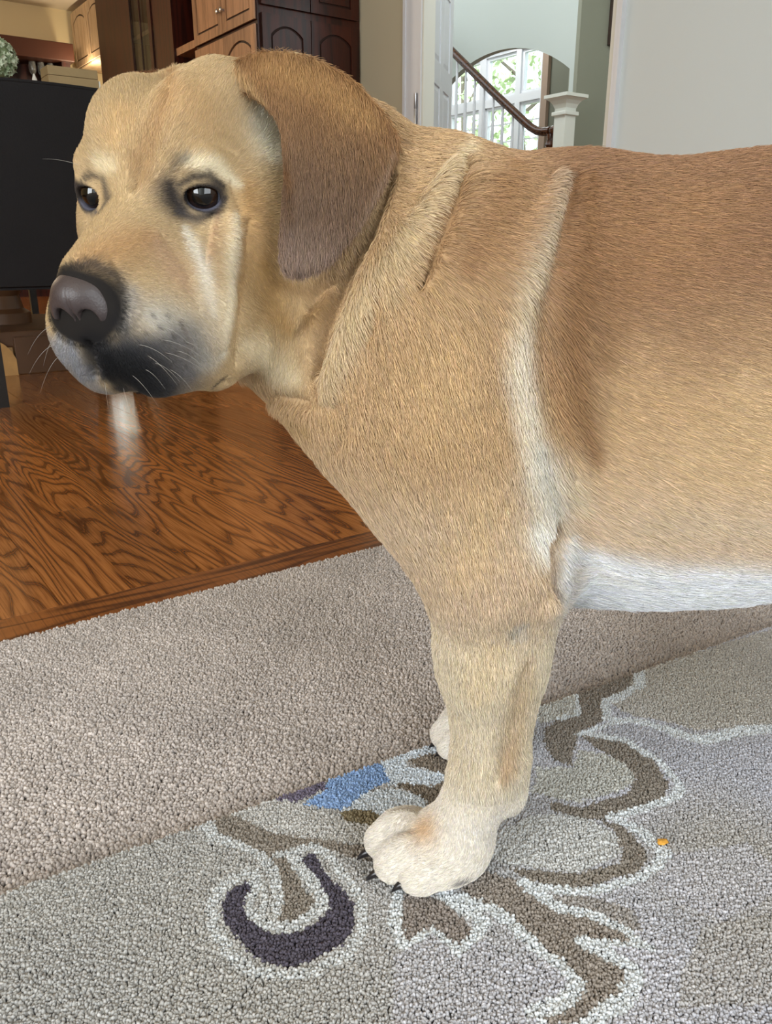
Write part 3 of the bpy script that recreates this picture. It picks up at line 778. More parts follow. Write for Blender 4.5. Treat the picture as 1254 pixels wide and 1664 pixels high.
# --- area rug
RUG = bpy.data.objects.new('area_rug', None); COL.objects.link(RUG)
RUG.location = (0, 0, -0.012)
tag(RUG, 'grey area rug with a swirl and leaf pattern under the dog', 'rug')
ctr_ = R1 + RD * 0.5
def rug_pt(u, v, z): q = R1 + RD * u + RN * v; return (q[0], q[1], z + 0.012)
v = [rug_pt(-1.1, 0, -.0125), rug_pt(1.9, 0, -.0125), rug_pt(1.9, -1.9, -.0125), rug_pt(-1.1, -1.9, -.0125), rug_pt(-1.1, 0, -.006), rug_pt(1.9, 0, -.006), rug_pt(1.9, -1.9, -.006), rug_pt(-1.1, -1.9, -.006)]
me = bpy.data.meshes.new('rug_backing'); me.from_pydata(v, [], [(7, 6, 5, 4), (0, 1, 2, 3), (4, 5, 1, 0), (5, 6, 2, 1), (6, 7, 3, 2), (7, 4, 0, 3)])
link('backing', me, mat('rug_backing', 'a4a3a4', 0.95, noise=(380, 0.35), bump=(420, 1.0)), RUG, smooth=False)
P = grid_pts(-0.85, 1.45, 0.10, 1.50, 0.0024, 9)
P = P[((P - R1) @ RN < 0.0)]
P = P[view_keep(P, 0)]
# the woven pattern, in metres on the rug (taken from the photo by projecting onto the rug's plane)
def G(pts_): return np.array([ground(x, y)[:2] for x, y in pts_])
def Z(pts_): return G([(300 + x / 1.3145, 1080 + y / 1.3145) for x, y in pts_])
rng = np.random.default_rng(2)
PJ = P + rng.normal(0, 0.0007, P.shape) + 0.0022 * np.c_[np.sin(P[:, 0] * 90 + P[:, 1] * 40), np.cos(P[:, 1] * 85 - P[:, 0] * 30)]
col = np.tile(np.array(lin('adaba8')), (len(P), 1))
def cmix(w, c): 
    global col
    w = np.asarray(w, float)[:, None]; col = col * (1 - w) + np.array(lin(c)) * w
s_right = np.clip((P[:, 0] + 0.06) / 0.34, 0, 1)
cmix(s_right * 0.9, 'b5b5bd')
cmix(np.clip(nzz(P, 16, 0.7) * 0.9, 0, 1) * s_right, 'c6c5cd')
cmix(np.clip(nzz(P, 12, 2.9) * 1.0, 0, 1) * s_right * 0.8, 'aba69e')
cmix(np.clip(nzz(P, 15, 4.4), 0, 1) * (1 - s_right) * 0.7, 'a8a7a6')
def fill(pts_, c, w=1.0): cmix(in_poly(PJ, Z(pts_)) * w, c)
def line(pts_, r, c, w=0.9):
    V_ = Z(pts_); r_m = r / 1.3145 * 0.66 / F_PX * 1.2; cmix(near_line(PJ, V_, r_m) * w, c)
LT, TP, TP2, CH = 'd3d7da', '8c847b', '948b83', '56515c'
# beige field at the upper right, lavender field at the bottom
fill([(975, 8), (1400, -120), (1400, 120), (1254, 125), (1100, 135), (960, 108), (905, 75)], 'b7b2a9', .8)
fill([(430, 790), (455, 620), (520, 570), (580, 610), (640, 590), (760, 640), (840, 690), (760, 790)], 'b9b8bf', .6)
fill([(1100, 560), (1300, 520), (1300, 720), (1050, 720)], 'a8a39b', .5)
fill([(1030, 400), (1200, 380), (1300, 470), (1150, 540), (1010, 480)], 'c0bfc7', .5)
# leaf fills
fill([(838, 178), (900, 185), (940, 205), (968, 240), (940, 260), (850, 290), (780, 285), (740, 270), (745, 215), (825, 213)], 'c0bfba')
fill([(740, 318), (800, 312), (860, 325), (925, 360), (930, 395), (850, 437), (690, 425), (640, 400), (660, 350)], 'c3c3c2')
fill([(755, 75), (835, 50), (838, 100), (800, 112), (755, 122), (735, 90)], 'c2c1bc')
# taupe bands on the right
fill([(838, 52), (957, 12), (960, 45), (905, 70), (898, 110), (850, 140), (838, 165), (822, 190), (827, 212), (790, 196), (765, 160), (765, 130), (800, 112), (835, 105)], TP)
fill([(845, 150), (930, 158), (1000, 205), (1030, 250), (1025, 285), (960, 312), (900, 328), (860, 325), (780, 306), (775, 292), (850, 300), (950, 266), (968, 240), (940, 207), (890, 178)], TP)
fill([(880, 322), (940, 345), (985, 385), (990, 412), (960, 440), (880, 465), (810, 472), (740, 452), (690, 432), (760, 436), (850, 438), (920, 420), (935, 388), (920, 352)], TP)
fill([(590, 475), (640, 442), (720, 455), (760, 490), (830, 530), (930, 555), (960, 575), (950, 592), (900, 585), (850, 583), (900, 620), (945, 655), (930, 700), (860, 745), (780, 768), (755, 742), (830, 700), (848, 682), (800, 630), (720, 572), (650, 510)], TP2)
fill([(755, 485), (860, 495), (960, 520), (985, 560), (940, 560), (830, 520)], '9a948f', .9)
fill([(465, 485), (560, 498), (600, 540), (627, 572), (580, 606), (522, 562), (470, 600), (460, 560)], '8f8680')
# outlines on the right
for pts_, r in (([(968, 8), (975, 45), (905, 78), (900, 112), (960, 118), (1040, 140), (1110, 152), (1180, 132), (1280, 128)], 13),
                ([(845, 148), (900, 125), (960, 118)], 9), ([(1040, 140), (1110, 160), (1190, 140), (1290, 135)], 20),
                ([(860, 146), (940, 160), (1012, 203), (1052, 250), (1046, 282), (980, 302), (915, 322)], 12),
                ([(912, 322), (970, 352), (1022, 392), (1016, 426), (960, 456), (880, 482), (800, 478), (728, 460)], 12),
                ([(728, 460), (765, 492), (805, 522), (880, 536), (940, 556), (975, 590)], 11),
                ([(560, 488), (600, 515), (640, 545), (632, 575)], 12), ([(560, 488), (650, 512), (722, 578), (800, 632), (846, 684), (800, 722), (752, 745)], 14),
                ([(850, 582), (900, 614), (962, 658), (946, 712), (862, 758), (820, 775)], 13), ([(850, 582), (940, 590), (1000, 600)], 8),
                ([(448, 462), (452, 540), (466, 602), (522, 562), (582, 612), (632, 580)], 9), ([(835, 52), (838, 104), (800, 112)], 6)):
    line(pts_, r, LT)
# swirl at the left
fill([(90, 315), (185, 280), (250, 300), (330, 318), (400, 340), (400, 385), (330, 378), (230, 362), (150, 340)], 'bcbab7', .9)
fill([(58, 330), (95, 318), (150, 338), (230, 362), (330, 378), (400, 392), (400, 415), (300, 395), (232, 398), (222, 420), (252, 470), (275, 500), (265, 530), (235, 548), (205, 552), (195, 520), (200, 480), (185, 440), (150, 400), (100, 370), (62, 362)], TP)
fill([(240, 408), (275, 402), (300, 440), (345, 485), (363, 510), (360, 550), (330, 590), (280, 625), (215, 640), (160, 625), (115, 590), (88, 550), (82, 510), (95, 475), (132, 458), (137, 470), (118, 500), (122, 530), (150, 560), (200, 576), (255, 566), (290, 540), (305, 515), (295, 480), (265, 445)], CH)
for pts_, r in (([(40, 335), (58, 365), (112, 376), (160, 402), (196, 440), (207, 490), (196, 530)], 11),
                ([(205, 408), (235, 396), (270, 384), (312, 410), (358, 460), (384, 510), (380, 560), (342, 615), (282, 652), (212, 662), (150, 648), (95, 608), (66, 560), (62, 510), (80, 468), (130, 442)], 11),
                ([(138, 445), (150, 470), (132, 500), (140, 535), (170, 556), (205, 563), (250, 552), (284, 524), (290, 498), (272, 460), (240, 425), (226, 404)], 11),
                ([(150, 440), (172, 480), (165, 530)], 6)):
    line(pts_, r, 'c6c8c9')
# blue corner piece
fill([(430, 262), (500, 270), (520, 300), (450, 330), (330, 310), (380, 275)], 'c8cfd6')
fill([(415, 203), (545, 158), (560, 190), (480, 196), (470, 215), (575, 232), (545, 256), (437, 258)], 'cdd5de')
fill([(480, 200), (545, 178), (590, 200), (590, 236), (560, 235), (500, 214)], '857b70')
fill([(437, 252), (540, 256), (575, 235), (590, 300), (520, 308), (510, 282), (470, 264)], '80766a')
fill([(330, 310), (360, 302), (402, 306), (430, 326), (400, 342), (340, 324)], '81765f')
fill([(185, 277), (295, 238), (300, 264), (240, 293), (190, 287)], '70697a')
fill([(298, 236), (415, 200), (437, 250), (380, 277), (330, 307), (255, 298), (300, 268)], '8da9d2')
rp = pile('rug_pile', RUG, P, -0.0035, col, 0.0016, 0.0031, 6, 0.40)
rp.matrix_parent_inverse = Matrix.Translation((0, 0, 0.012))
# crumb on the rug
cb = bmesh.new(); bmesh.ops.create_icosphere(cb, subdivisions=2, radius=0.0045)
rr = random.Random(4)
for v_ in cb.verts: v_.co = Vector((v_.co.x * 1.2, v_.co.y * 0.9, v_.co.z * 0.6)) * rr.uniform(0.75, 1.2)
me = bpy.data.meshes.new('crumb'); cb.to_mesh(me); cb.free()
o = link('crumb', me, mat('crumb', 'd59a3c', 0.7), smooth=False); o.location = ground(1076, 1368, 0.002)
tag(o, 'small orange crumb lying on the rug', 'crumb')
# ================================================================== the dog
# the body is one implicit surface (smooth unions of tapered limbs), polygonised once
def axis(segs):
    out = []
    for (a, b, h) in segs:
        out.append(np.arange(a, b, h))
    return np.concatenate(out).astype(np.float32)
QF = 0.0015
gx = axis([(-0.275, 0.035, QF), (0.035, 0.16, 0.0024), (0.16, 0.72, 0.005)])
gy = axis([(0.385, 0.66, QF), (0.66, 0.86, 0.003)])
gz = axis([(-0.01, 0.14, 0.0022), (0.14, 0.385, 0.0028), (0.385, 0.70, QF)])
G = np.full((len(gx), len(gy), len(gz)), 1.0, np.float32)

def smin(a, b, k):
    h = np.maximum(k - np.abs(a - b), 0) / k
    return np.minimum(a, b) - h * h * k * 0.25
def blend(fn, lo, hi, k, op='add'):
    pad = 0.03 + k
    s = []
    for g, l, h in ((gx, lo[0], hi[0]), (gy, lo[1], hi[1]), (gz, lo[2], hi[2])):
        i, j = np.searchsorted(g, l - pad), np.searchsorted(g, h + pad)
        if j <= i: return
        s.append(slice(i, j))
    X, Y, Z = np.meshgrid(gx[s[0]], gy[s[1]], gz[s[2]], indexing='ij', sparse=True)
    d = fn(X, Y, Z).astype(np.float32)
    sub = G[tuple(s)]
    if op == 'add': G[tuple(s)] = smin(sub, d, k)
    else: G[tuple(s)] = -smin(-sub, d, k)

def cone_fn(a, b, ra, rb):
    a = np.asarray(a, float); b = np.asarray(b, float); ab = b - a; L2 = ab @ ab
    def fn(X, Y, Z):
        px, py, pz = X - a[0], Y - a[1], Z - a[2]
        t = np.clip((px * ab[0] + py * ab[1] + pz * ab[2]) / L2, 0, 1)
        return np.sqrt((px - t * ab[0]) ** 2 + (py - t * ab[1]) ** 2 + (pz - t * ab[2]) ** 2) - (ra + (rb - ra) * t)
    return fn
def cone(a, b, ra, rb, k=0.03, op='add'):
    a = np.asarray(a, float); b = np.asarray(b, float); r = max(ra, rb)
    blend(cone_fn(a, b, ra, rb), np.minimum(a, b) - r, np.maximum(a, b) + r, k, op)
def ell(c, rad, k=0.03, axes=None, op='add'):
    c = np.asarray(c, float); rad = np.asarray(rad, float)
    A = np.eye(3) if axes is None else np.asarray(axes, float)
    def fn(X, Y, Z):
        p = (X - c[0], Y - c[1], Z - c[2])
        q = [(p[0] * A[i, 0] + p[1] * A[i, 1] + p[2] * A[i, 2]) for i in range(3)]
        k0 = np.sqrt(sum((q[i] / rad[i]) ** 2 for i in range(3)))
        k1 = np.sqrt(sum((q[i] / rad[i] ** 2) ** 2 for i in range(3)))
        return k0 * (k0 - 1) / np.maximum(k1, 1e-6)
    r = np.sqrt(((A * rad[:, None]) ** 2).sum(0))
    blend(fn, c - r, c + r, k, op)

# ---- torso: elliptical sections along x (top and bottom lines read from the photo)
YC = 0.655
TX = np.array([-0.10, -0.05, 0.00, 0.05, 0.09, 0.14, 0.21, 0.29, 0.38, 0.46, 0.53, 0.58, 0.62])
TT = np.array([0.480, 0.545, 0.575, 0.582, 0.591, 0.600, 0.590, 0.600, 0.600, 0.592, 0.575, 0.545, 0.500])
TB = np.array([0.440, 0.390, 0.335, 0.288, 0.255, 0.240, 0.236, 0.239, 0.255, 0.292, 0.325, 0.360, 0.420])
TW = np.array([0.020, 0.080, 0.112, 0.122, 0.124, 0.126, 0.132, 0.132, 0.122, 0.115, 0.105, 0.080, 0.030])
TXF = np.linspace(-0.12, 0.64, 381)
def soft(q):
    q = np.interp(TXF, TX, q)
    for _ in range(3): q = np.convolve(np.pad(q, 8, 'edge'), np.ones(17) / 17, 'valid')
    return q
TT, TB, TW = soft(TT), soft(TB), soft(TW)
def torso(X, Y, Z):
    x = X[:, 0, 0]
    top, bot, w = (np.interp(x, TXF, q)[:, None, None] for q in (TT, TB, TW))
    h = (top - bot) / 2; zc = (top + bot) / 2
    n = 2.2
    q = (np.abs((Y - YC) / w) ** n + np.abs((Z - zc) / h) ** n) ** (1 / n)
    d = (q - 1) * np.minimum(w, h)
    return np.maximum(d, np.maximum(-0.11 - X, X - 0.63))
blend(torso, (-0.10, 0.50, 0.24), (0.63, 0.80, 0.61), 0.02)

# ---- front legs
def front_leg(sy):
    def P(x, y, z):
        if sy < 0:                                     # the far leg stands wider and further back
            t = min(1, max(0, z / 0.30)); x += 0.074 - 0.080 * t; y -= 0.036 - 0.030 * t
        return (x, YC - sy * (YC - y), z)
    ell(P(0.062, 0.562, 0.450), (0.070, 0.048, 0.120), 0.045)                      # shoulder blade
    cone(P(0.016, 0.575, 0.405), P(0.078, 0.566, 0.300), 0.066, 0.050, 0.04)      # upper arm
    cone(P(0.083, 0.570, 0.300), P(0.084, 0.574, 0.215), 0.048, 0.040, 0.03)
    cone(P(0.084, 0.574, 0.225), P(0.086, 0.578, 0.110), 0.040, 0.0255, 0.02)     # forearm
    ell(P(0.112, 0.566, 0.270), (0.020, 0.020, 0.026), 0.012)                      # elbow point
    cone(P(0.108, 0.572, 0.25), P(0.103, 0.578, 0.12), 0.020, 0.013, 0.015)       # rear tendon
    cone(P(0.088, 0.578, 0.115), P(0.066, 0.580, 0.045), 0.027, 0.028, 0.02)      # pastern
    ell(P(0.108, 0.578, 0.085), (0.013, 0.014, 0.022), 0.014)                     # carpal pad
    ell(P(0.050, 0.580, 0.028), (0.040, 0.034, 0.026), 0.02)
    ell(P(0.060, 0.576, 0.018), (0.024, 0.024, 0.016), 0.015)                     # heel pad
    for (dx, dy, z, r) in ((0.008, 0.607, 0.022, 0.0165), (0.003, 0.590, 0.027, 0.0200), (0.012, 0.565, 0.024, 0.0195), (0.034, 0.552, 0.020, 0.0165)):
        ell(P(dx + 0.012, dy, z + 0.004), (0.027, r * 0.74, r * 1.06), 0.0035)
        ell(P(dx - 0.004, dy - 0.001, z - 0.004), (0.018, r * 0.70, r * 0.88), 0.0035)
front_leg(1)
front_leg(-1)
# ---- hind legs and tail (outside the frame, but there from the side)
for sgn in (1, -1):
    y = lambda v: YC - sgn * v
    ell((0.555, y(0.075), 0.43), (0.085, 0.055, 0.135), 0.05)
    cone((0.53, y(0.085), 0.38), (0.50, y(0.092), 0.27), 0.07, 0.045, 0.04)
    cone((0.50, y(0.092), 0.27), (0.625, y(0.092), 0.155), 0.042, 0.024, 0.02)
    cone((0.627, y(0.092), 0.155), (0.605, y(0.092), 0.045), 0.022, 0.021, 0.015)
    ell((0.578, y(0.092), 0.024), (0.048, 0.034, 0.023), 0.015)
    for i, v in enumerate((0.066, 0.083, 0.101, 0.118)):
        ell((0.535 - 0.008 * (i in (1, 2)), y(v), 0.021), (0.022, 0.0125, 0.017), 0.006)
cone((0.60, YC, 0.53), (0.665, YC, 0.44), 0.030, 0.026, 0.03)
cone((0.665, YC, 0.44), (0.69, YC, 0.26), 0.026, 0.012, 0.02)

# ---- head frame: origin between the eyes, l = the dog's left, f = forward, u = up
HO = np.array([-0.1510, 0.5600, 0.5645])
yaw, pit, rol = math.radians(15.5), math.radians(20.0), math.radians(-1.0)
hf = np.array([-math.sin(yaw) * math.cos(pit), -math.cos(yaw) * math.cos(pit), -math.sin(pit)])
hl = np.cross([0, 0, 1.0], hf); hl /= np.linalg.norm(hl)
hu = np.cross(hf, hl)
hl, hu = hl * math.cos(rol) + hu * math.sin(rol), hu * math.cos(rol) - hl * math.sin(rol)
HA = np.array([hl, hf, hu])
def hp(l, f, u): return HO + l * hl + f * hf + u * hu
def hcone(a, b, ra, rb, k=0.02, op='add'): cone(hp(*a), hp(*b), ra, rb, k, op)
def hell(c, rad, k=0.02, op='add', rot=None):
    ell(hp(*c), rad, k, HA if rot is None else rot @ HA, op)
def rot_l(t):   # tilt about the l axis
    c, s = math.cos(t), math.sin(t); return np.array([[1, 0, 0], [0, c, s], [0, -s, c]])

# ---- neck
cone((0.06, 0.660, 0.465), hp(0, -0.090, -0.030), 0.105, 0.066, 0.05)
cone((0.000, 0.650, 0.550), (0.036, 0.655, 0.546), 0.064, 0.063, 0.025)
ell((-0.002, 0.625, 0.445), (0.064, 0.085, 0.072), 0.045)                          # breast
cone(hp(0, -0.075, -0.075), (-0.030, 0.615, 0.444), 0.046, 0.050, 0.045)           # throat
# ---- skull
hell((0.002, -0.050, 0.010), (0.050, 0.078, 0.046), 0.02)
for s in (1, -1):
    hell((s * 0.0200 + 0.002, -0.028, 0.030), (0.0245, 0.046, 0.032), 0.008)                # frontal bosses
    hell((s * 0.0325 + 0.001, 0.000, 0.018), (0.018, 0.018, 0.012), 0.012)                # brow
    hell((s * 0.052, -0.060, -0.040), (0.036, 0.058, 0.055), 0.035)               # cheek muscle
    hell((s * 0.040, -0.012, -0.040), (0.022, 0.032, 0.034), 0.025)               # cheek bone
hell((0, -0.09, 0.008), (0.050, 0.040, 0.042), 0.03)                              # occiput
# ---- muzzle
hcone((0, 0.000, -0.008), (0, 0.085, -0.024), 0.024, 0.018, 0.018)
hcone((0, 0.010, -0.042), (0, 0.080, -0.048), 0.036, 0.028, 0.022)
for s in (1, -1):
    hcone((s * 0.018, 0.080, -0.056), (s * 0.026, 0.038, -0.066), 0.024, 0.030, 0.018)    # whisker pad
    hcone((s * 0.0185, 0.080, -0.072), (s * 0.031, 0.032, -0.085), 0.021, 0.026, 0.018)
    hcone((s * 0.0185, 0.077, -0.088), (s * 0.030, 0.034, -0.100), 0.0175, 0.021, 0.012)    # hanging lip
    hcone((s * 0.033, 0.030, -0.106), (s * 0.038, 0.006, -0.106), 0.017, 0.018, 0.012)
    hcone((s * 0.038, 0.006, -0.100), (s * 0.041, -0.014, -0.066), 0.017, 0.020, 0.02)
hcone((0, 0.060, -0.096), (0, 0.0, -0.090), 0.015, 0.030, 0.015)                   # lower jaw
# ---- eyes: lids as a shell round each eyeball, opened by an almond cut
ER = 0.0128
EYES = []
for s in (1, -1):
    c = hp(s * 0.0375, 0.003, 0.000)
    look = s * (0.28 if s > 0 else 0.18) * hl + 0.95 * hf + 0.02 * hu; look /= np.linalg.norm(look)
    lx = np.cross(look, hu); lx /= np.linalg.norm(lx); ly = np.cross(lx, look)
    if lx @ hl < 0: lx = -lx
    EYES.append((c, look, lx, ly))
def sockets():
    for (c, look, lx, ly), s in zip(EYES, (1, -1)):
        ell(c, (ER + 0.0022,) * 3, 0.010)
        t = -0.12 * s
        ax = lx * math.cos(t) + ly * math.sin(t); ay = ly * math.cos(t) - lx * math.sin(t)
        ell(c + 0.010 * look - 0.0006 * ly, (0.0112, 0.0072, 0.012), 0.003, np.array([ax, ay, look]), 'sub')

# ---- ears: curved flaps with their own outline
def poly_sdf(px, py, V):
    d = np.full(np.broadcast(px, py).shape, 1e9); s = np.ones(d.shape)
    n = len(V)
    for i in range(n):
        a, b = V[i], V[i - 1]
        ex, ey = b[0] - a[0], b[1] - a[1]
        wx, wy = px - a[0], py - a[1]
        t = np.clip((wx * ex + wy * ey) / (ex * ex + ey * ey), 0, 1)
        d = np.minimum(d, (wx - ex * t) ** 2 + (wy - ey * t) ** 2)
        c1, c2, c3 = py >= a[1], py < b[1], ex * wy > ey * wx
        s = np.where((c1 & c2 & c3) | (~c1 & ~c2 & ~c3), -s, s)
    return s * np.sqrt(d)
def smooth_poly(V, n=3):
    V = np.asarray(V, float)
    for _ in range(n):
        A, B = V, np.roll(V, -1, 0)
        V = np.stack([0.75 * A + 0.25 * B, 0.25 * A + 0.75 * B], 1).reshape(-1, 2)
    return V[::2] if len(V) > 60 else V
EAR_PX = [(378, 100), (392, 130), (425, 165), (448, 205), (456, 262), (457, 330), (455, 395), (462, 432), (488, 443), (522, 434), (552, 406), (580, 372), (606, 326), (632, 272), (650, 232), (632, 210), (590, 168), (530, 124), (470, 100), (415, 88)]
e_a, e_b, e_c = at(395, 92, 0.505), at(648, 228, 0.546), at(488, 440, 0.505)
en = np.cross(e_b - e_a, e_c - e_a); en /= np.linalg.norm(en)
if en[1] > 0: en = -en                       # outward, towards the near side
e2 = e_c - (e_a * 0.6 + e_b * 0.4); e2 -= en * (e2 @ en); e2 /= np.linalg.norm(e2)
e1 = np.cross(e2, en)
if e1 @ (e_b - e_a) < 0: e1 = -e1
ev = []
for (px, py) in EAR_PX:
    r = ray(px, py); d = ((e_a - CAM) @ en) / (r @ en)
    q = CAM + r * d - e_a
    ev.append((q @ e1, q @ e2))
EV = smooth_poly(ev, 2)
ec = EV.mean(0); eh = (EV.max(0) - EV.min(0)) / 2
FE = 0.036 * hl + 0.030 * hf + 0.014 * hu         # the far ear lies closer to the head
def ear(mirror):
    def fn(X, Y, Z):
        if mirror:
            P = [X - HO[0], Y - HO[1], Z - HO[2]]
            l = P[0] * hl[0] + P[1] * hl[1] + P[2] * hl[2]
            P = [P[i] - 2 * l * hl[i] + HO[i] + FE[i] for i in range(3)]
        else: P = [X + 0 * Y + 0 * Z, Y + 0 * X + 0 * Z, Z + 0 * X + 0 * Y]
        Q = [P[i] - e_a[i] for i in range(3)]
        u = Q[0] * e1[0] + Q[1] * e1[1] + Q[2] * e1[2]
        v = Q[0] * e2[0] + Q[1] * e2[1] + Q[2] * e2[2]
        w = Q[0] * en[0] + Q[1] * en[1] + Q[2] * en[2]
        a, b = (u - ec[0]) / eh[0], (v - ec[1]) / eh[1]
        h = 0.012 * (1 - a * a) * (1 - 0.5 * b * b) - 0.010 * np.clip(b - 0.1, 0, 1) ** 2 - 0.012 * np.clip(-a - 0.45, 0, 1)
        d2 = poly_sdf(u, v, EV) + 0.003
        t = 0.0052
        qx, qy = d2, np.abs(w - h) - t + 0.003
        return np.minimum(np.maximum(qx, qy), 0) + np.sqrt(np.maximum(qx, 0) ** 2 + np.maximum(qy, 0) ** 2) - 0.003
    c = e_a + ec[0] * e1 + ec[1] * e2
    if mirror: c = c - 2 * ((c - HO) @ hl) * hl - FE + 2 * (FE @ hl) * hl
    blend(fn, c - 0.10, c + 0.10, 0.007)
def ear_base(s):
    m = lambda p: p if s > 0 else p - 2 * ((p - HO) @ hl) * hl
    cone(m(hp(0.036, -0.050, 0.048)), m(at(470, 150, 0.55)), 0.018, 0.018, 0.02)
    cone(m(at(470, 155, 0.555)), m(at(590, 225, 0.585)), 0.020, 0.024, 0.02)
ear_base(1)
sockets()
ear(False); ear(True)

# ---- polygonise
vg = openvdb.FloatGrid(1.0)
vg.copyFromArray(np.ascontiguousarray(G.astype(np.float32)))
pts, quads = vg.convertToQuads(isovalue=0.0)
V = np.stack([np.interp(pts[:, i], np.arange(len(g)), g) for i, g in enumerate((gx, gy, gz))], 1)
pass
# keep the one connected body
del G
# ---- wrinkles, coat markings and painted crease shade: strokes laid on the skin of the model (points on the surface, in metres from there on)
def vnormals(V, Q):
    a, b, c, d = (V[Q[:, i]] for i in range(4))
    fn = np.cross(c - a, d - b)
    n = np.zeros_like(V)
    for i in range(4):
        for k in range(3): n[:, k] += np.bincount(Q[:, i], fn[:, k], len(V))
    return n / np.maximum(np.linalg.norm(n, axis=1, keepdims=True), 1e-12)
Q4 = quads.astype(np.int64)
N = vnormals(V, Q4)
bvh = BVHTree.FromPolygons(V.tolist(), Q4.tolist())

Pe = V - e_a
eu, ev_, ew = Pe @ e1, Pe @ e2, Pe @ en
ea_, eb_ = (eu - ec[0]) / eh[0], (ev_ - ec[1]) / eh[1]
ehh = 0.012 * (1 - ea_ ** 2) * (1 - 0.5 * eb_ ** 2) - 0.010 * np.clip(eb_ - 0.1, 0, 1) ** 2 - 0.012 * np.clip(-ea_ - 0.45, 0, 1)
EAR = np.zeros(len(V), bool)
cand = (np.abs(ea_) < 1.2) & (np.abs(eb_) < 1.2) & (np.abs(ew - ehh) < 0.0075)
EAR[cand] = poly_sdf(eu[cand], ev_[cand], EV) < 0.001
HL = (V - HO) @ HA.T                     # head coordinates
FAR_EAR = np.zeros(len(V), bool)
Pm = V - 2 * np.outer(HL[:, 0], hl) + FE - e_a
mu, mv, mw = Pm @ e1, Pm @ e2, Pm @ en
ma_, mb_ = (mu - ec[0]) / eh[0], (mv - ec[1]) / eh[1]
mhh = 0.012 * (1 - ma_ ** 2) * (1 - 0.5 * mb_ ** 2) - 0.010 * np.clip(mb_ - 0.1, 0, 1) ** 2 - 0.012 * np.clip(-ma_ - 0.45, 0, 1)
cand = (np.abs(ma_) < 1.2) & (np.abs(mb_) < 1.2) & (np.abs(mw - mhh) < 0.0072)
FAR_EAR[cand] = poly_sdf(mu[cand], mv[cand], EV) < 0.001

def stroke_points(px, step=6):
    out = []
    px = [px] if isinstance(px, tuple) else px
    pts_ = []
    if len(px) == 1: pts_ = px
    for (x0, y0), (x1, y1) in zip(px, px[1:]):
        n = max(1, int(math.hypot(x1 - x0, y1 - y0) / step))
        pts_ += [(x0 + (x1 - x0) * i / n, y0 + (y1 - y0) * i / n) for i in range(n)]
    pts_.append(px[-1])
    for (x, y) in pts_:
        hit, nrm, idx, dist = bvh.ray_cast(Vector(CAM), Vector(ray(x, y)).normalized())
        if hit is not None: out.append((np.array(hit), idx, (np.array(hit) - CAM) @ Fv))
    return out
def stroke_weight(px, r_px, hard=False, ear=None):
    P = stroke_points(px)
    w = np.zeros(len(V))
    if not P: return w
    r = r_px * np.median([p[2] for p in P]) / F_PX
    pts_ = np.array([p[0] for p in P])
    if ear is None: ear = np.mean([EAR[Q4[p[1], 0]] for p in P]) > 0.5
    n = len(pts_)
    rr = np.ones(n) if n < 4 else 0.35 + 0.65 * np.clip(np.minimum(np.arange(n) + 0.5, n - np.arange(n) - 0.5) / (0.3 * n), 0, 1) ** 0.7
    lo, hi = pts_.min(0) - 2.2 * r, pts_.max(0) + 2.2 * r
    m = np.all((V > lo) & (V < hi), 1) & (EAR == ear)
    vi = np.nonzero(m)[0]
    d = np.full(len(vi), 1e9)
    X = V[vi]
    for p, q in zip(pts_, rr): d = np.minimum(d, ((X - p) ** 2).sum(1) / q ** 2)
    d = np.sqrt(d) / r
    w[vi] = np.exp(-(d / 0.75) ** 4) if hard else np.exp(-(d / 0.85) ** 2)
    return w
SCULPT = [   # (pixels, radius px, height in mm)
    ([(278, 108), (256, 170), (236, 235), (216, 300)], 13, -6.0),
    ([(300, 235), (340, 232), (380, 250)], 9, -1.2),
    ([(378, 300), (392, 340), (388, 370)], 7, -2.0),
    ([(285, 350), (330, 362), (365, 345)], 6, -1.2),
    ([(345, 350), (338, 385), (332, 425)], 6, -1.6),
    ([(380, 360), (372, 450), (362, 560)], 17, 2.2),
    ([(405, 360), (398, 480), (388, 590)], 14, -4.0),
    ([(575, 400), (552, 455), (520, 545), (508, 615)], 11, -12.0),
    ([(640, 280), (600, 375), (572, 435), (548, 510), (525, 600)], 9, -11.0),
    ([(500, 500), (520, 470), (545, 450)], 9, -5.0),
    ([(735, 275), (700, 345), (630, 440), (565, 540), (530, 640)], 26, 5.5),
    ([(752, 255), (744, 290), (726, 345), (702, 405), (682, 465)], 9, -8.6),
    ([(655, 395), (618, 470), (600, 545)], 9, -5.0),
    ([(372, 622), (430, 645), (500, 655)], 9, -7.0),
    ([(505, 620), (560, 690), (545, 730)], 12, -3.0),
    ([(905, 290), (868, 390), (843, 470), (830, 560), (848, 680), (868, 780), (888, 860)], 19, 4.5),
    ([(932, 280), (908, 400), (880, 520), (878, 610), (905, 700), (935, 780)], 15, -3.0),
    ([(908, 850), (904, 900), (907, 975)], 10, -11.0),
    ([(890, 985), (900, 974)], 13, 6.0),
    ([(820, 985), (800, 1010)], 16, 2.0),
    ([(855, 1080), (840, 1150), (826, 1210), (810, 1265)], 13, -5.0),

    ([(742, 1180), (743, 1285)], 5, -1.5),
    ([(440, 150), (466, 230), (474, 340)], 9, -1.4),
    ([(185, 425), (205, 470), (200, 520)], 9, -1.2),
    ([(144, 560), (150, 585), (156, 612)], 8, -5.0),
    ([(210, 640), (260, 650), (330, 652)], 12, 3.0),
    ([(262, 380), (300, 430), (322, 500)], 9, -1.0),
    ([(340, 640), (372, 612)], 5, -1.5),
    ([(845, 1015)], 12, -2.0),

    ([(655, 330), (690, 345), (700, 390)], 9, -2.0),
]
GROOVE = np.zeros(len(V))
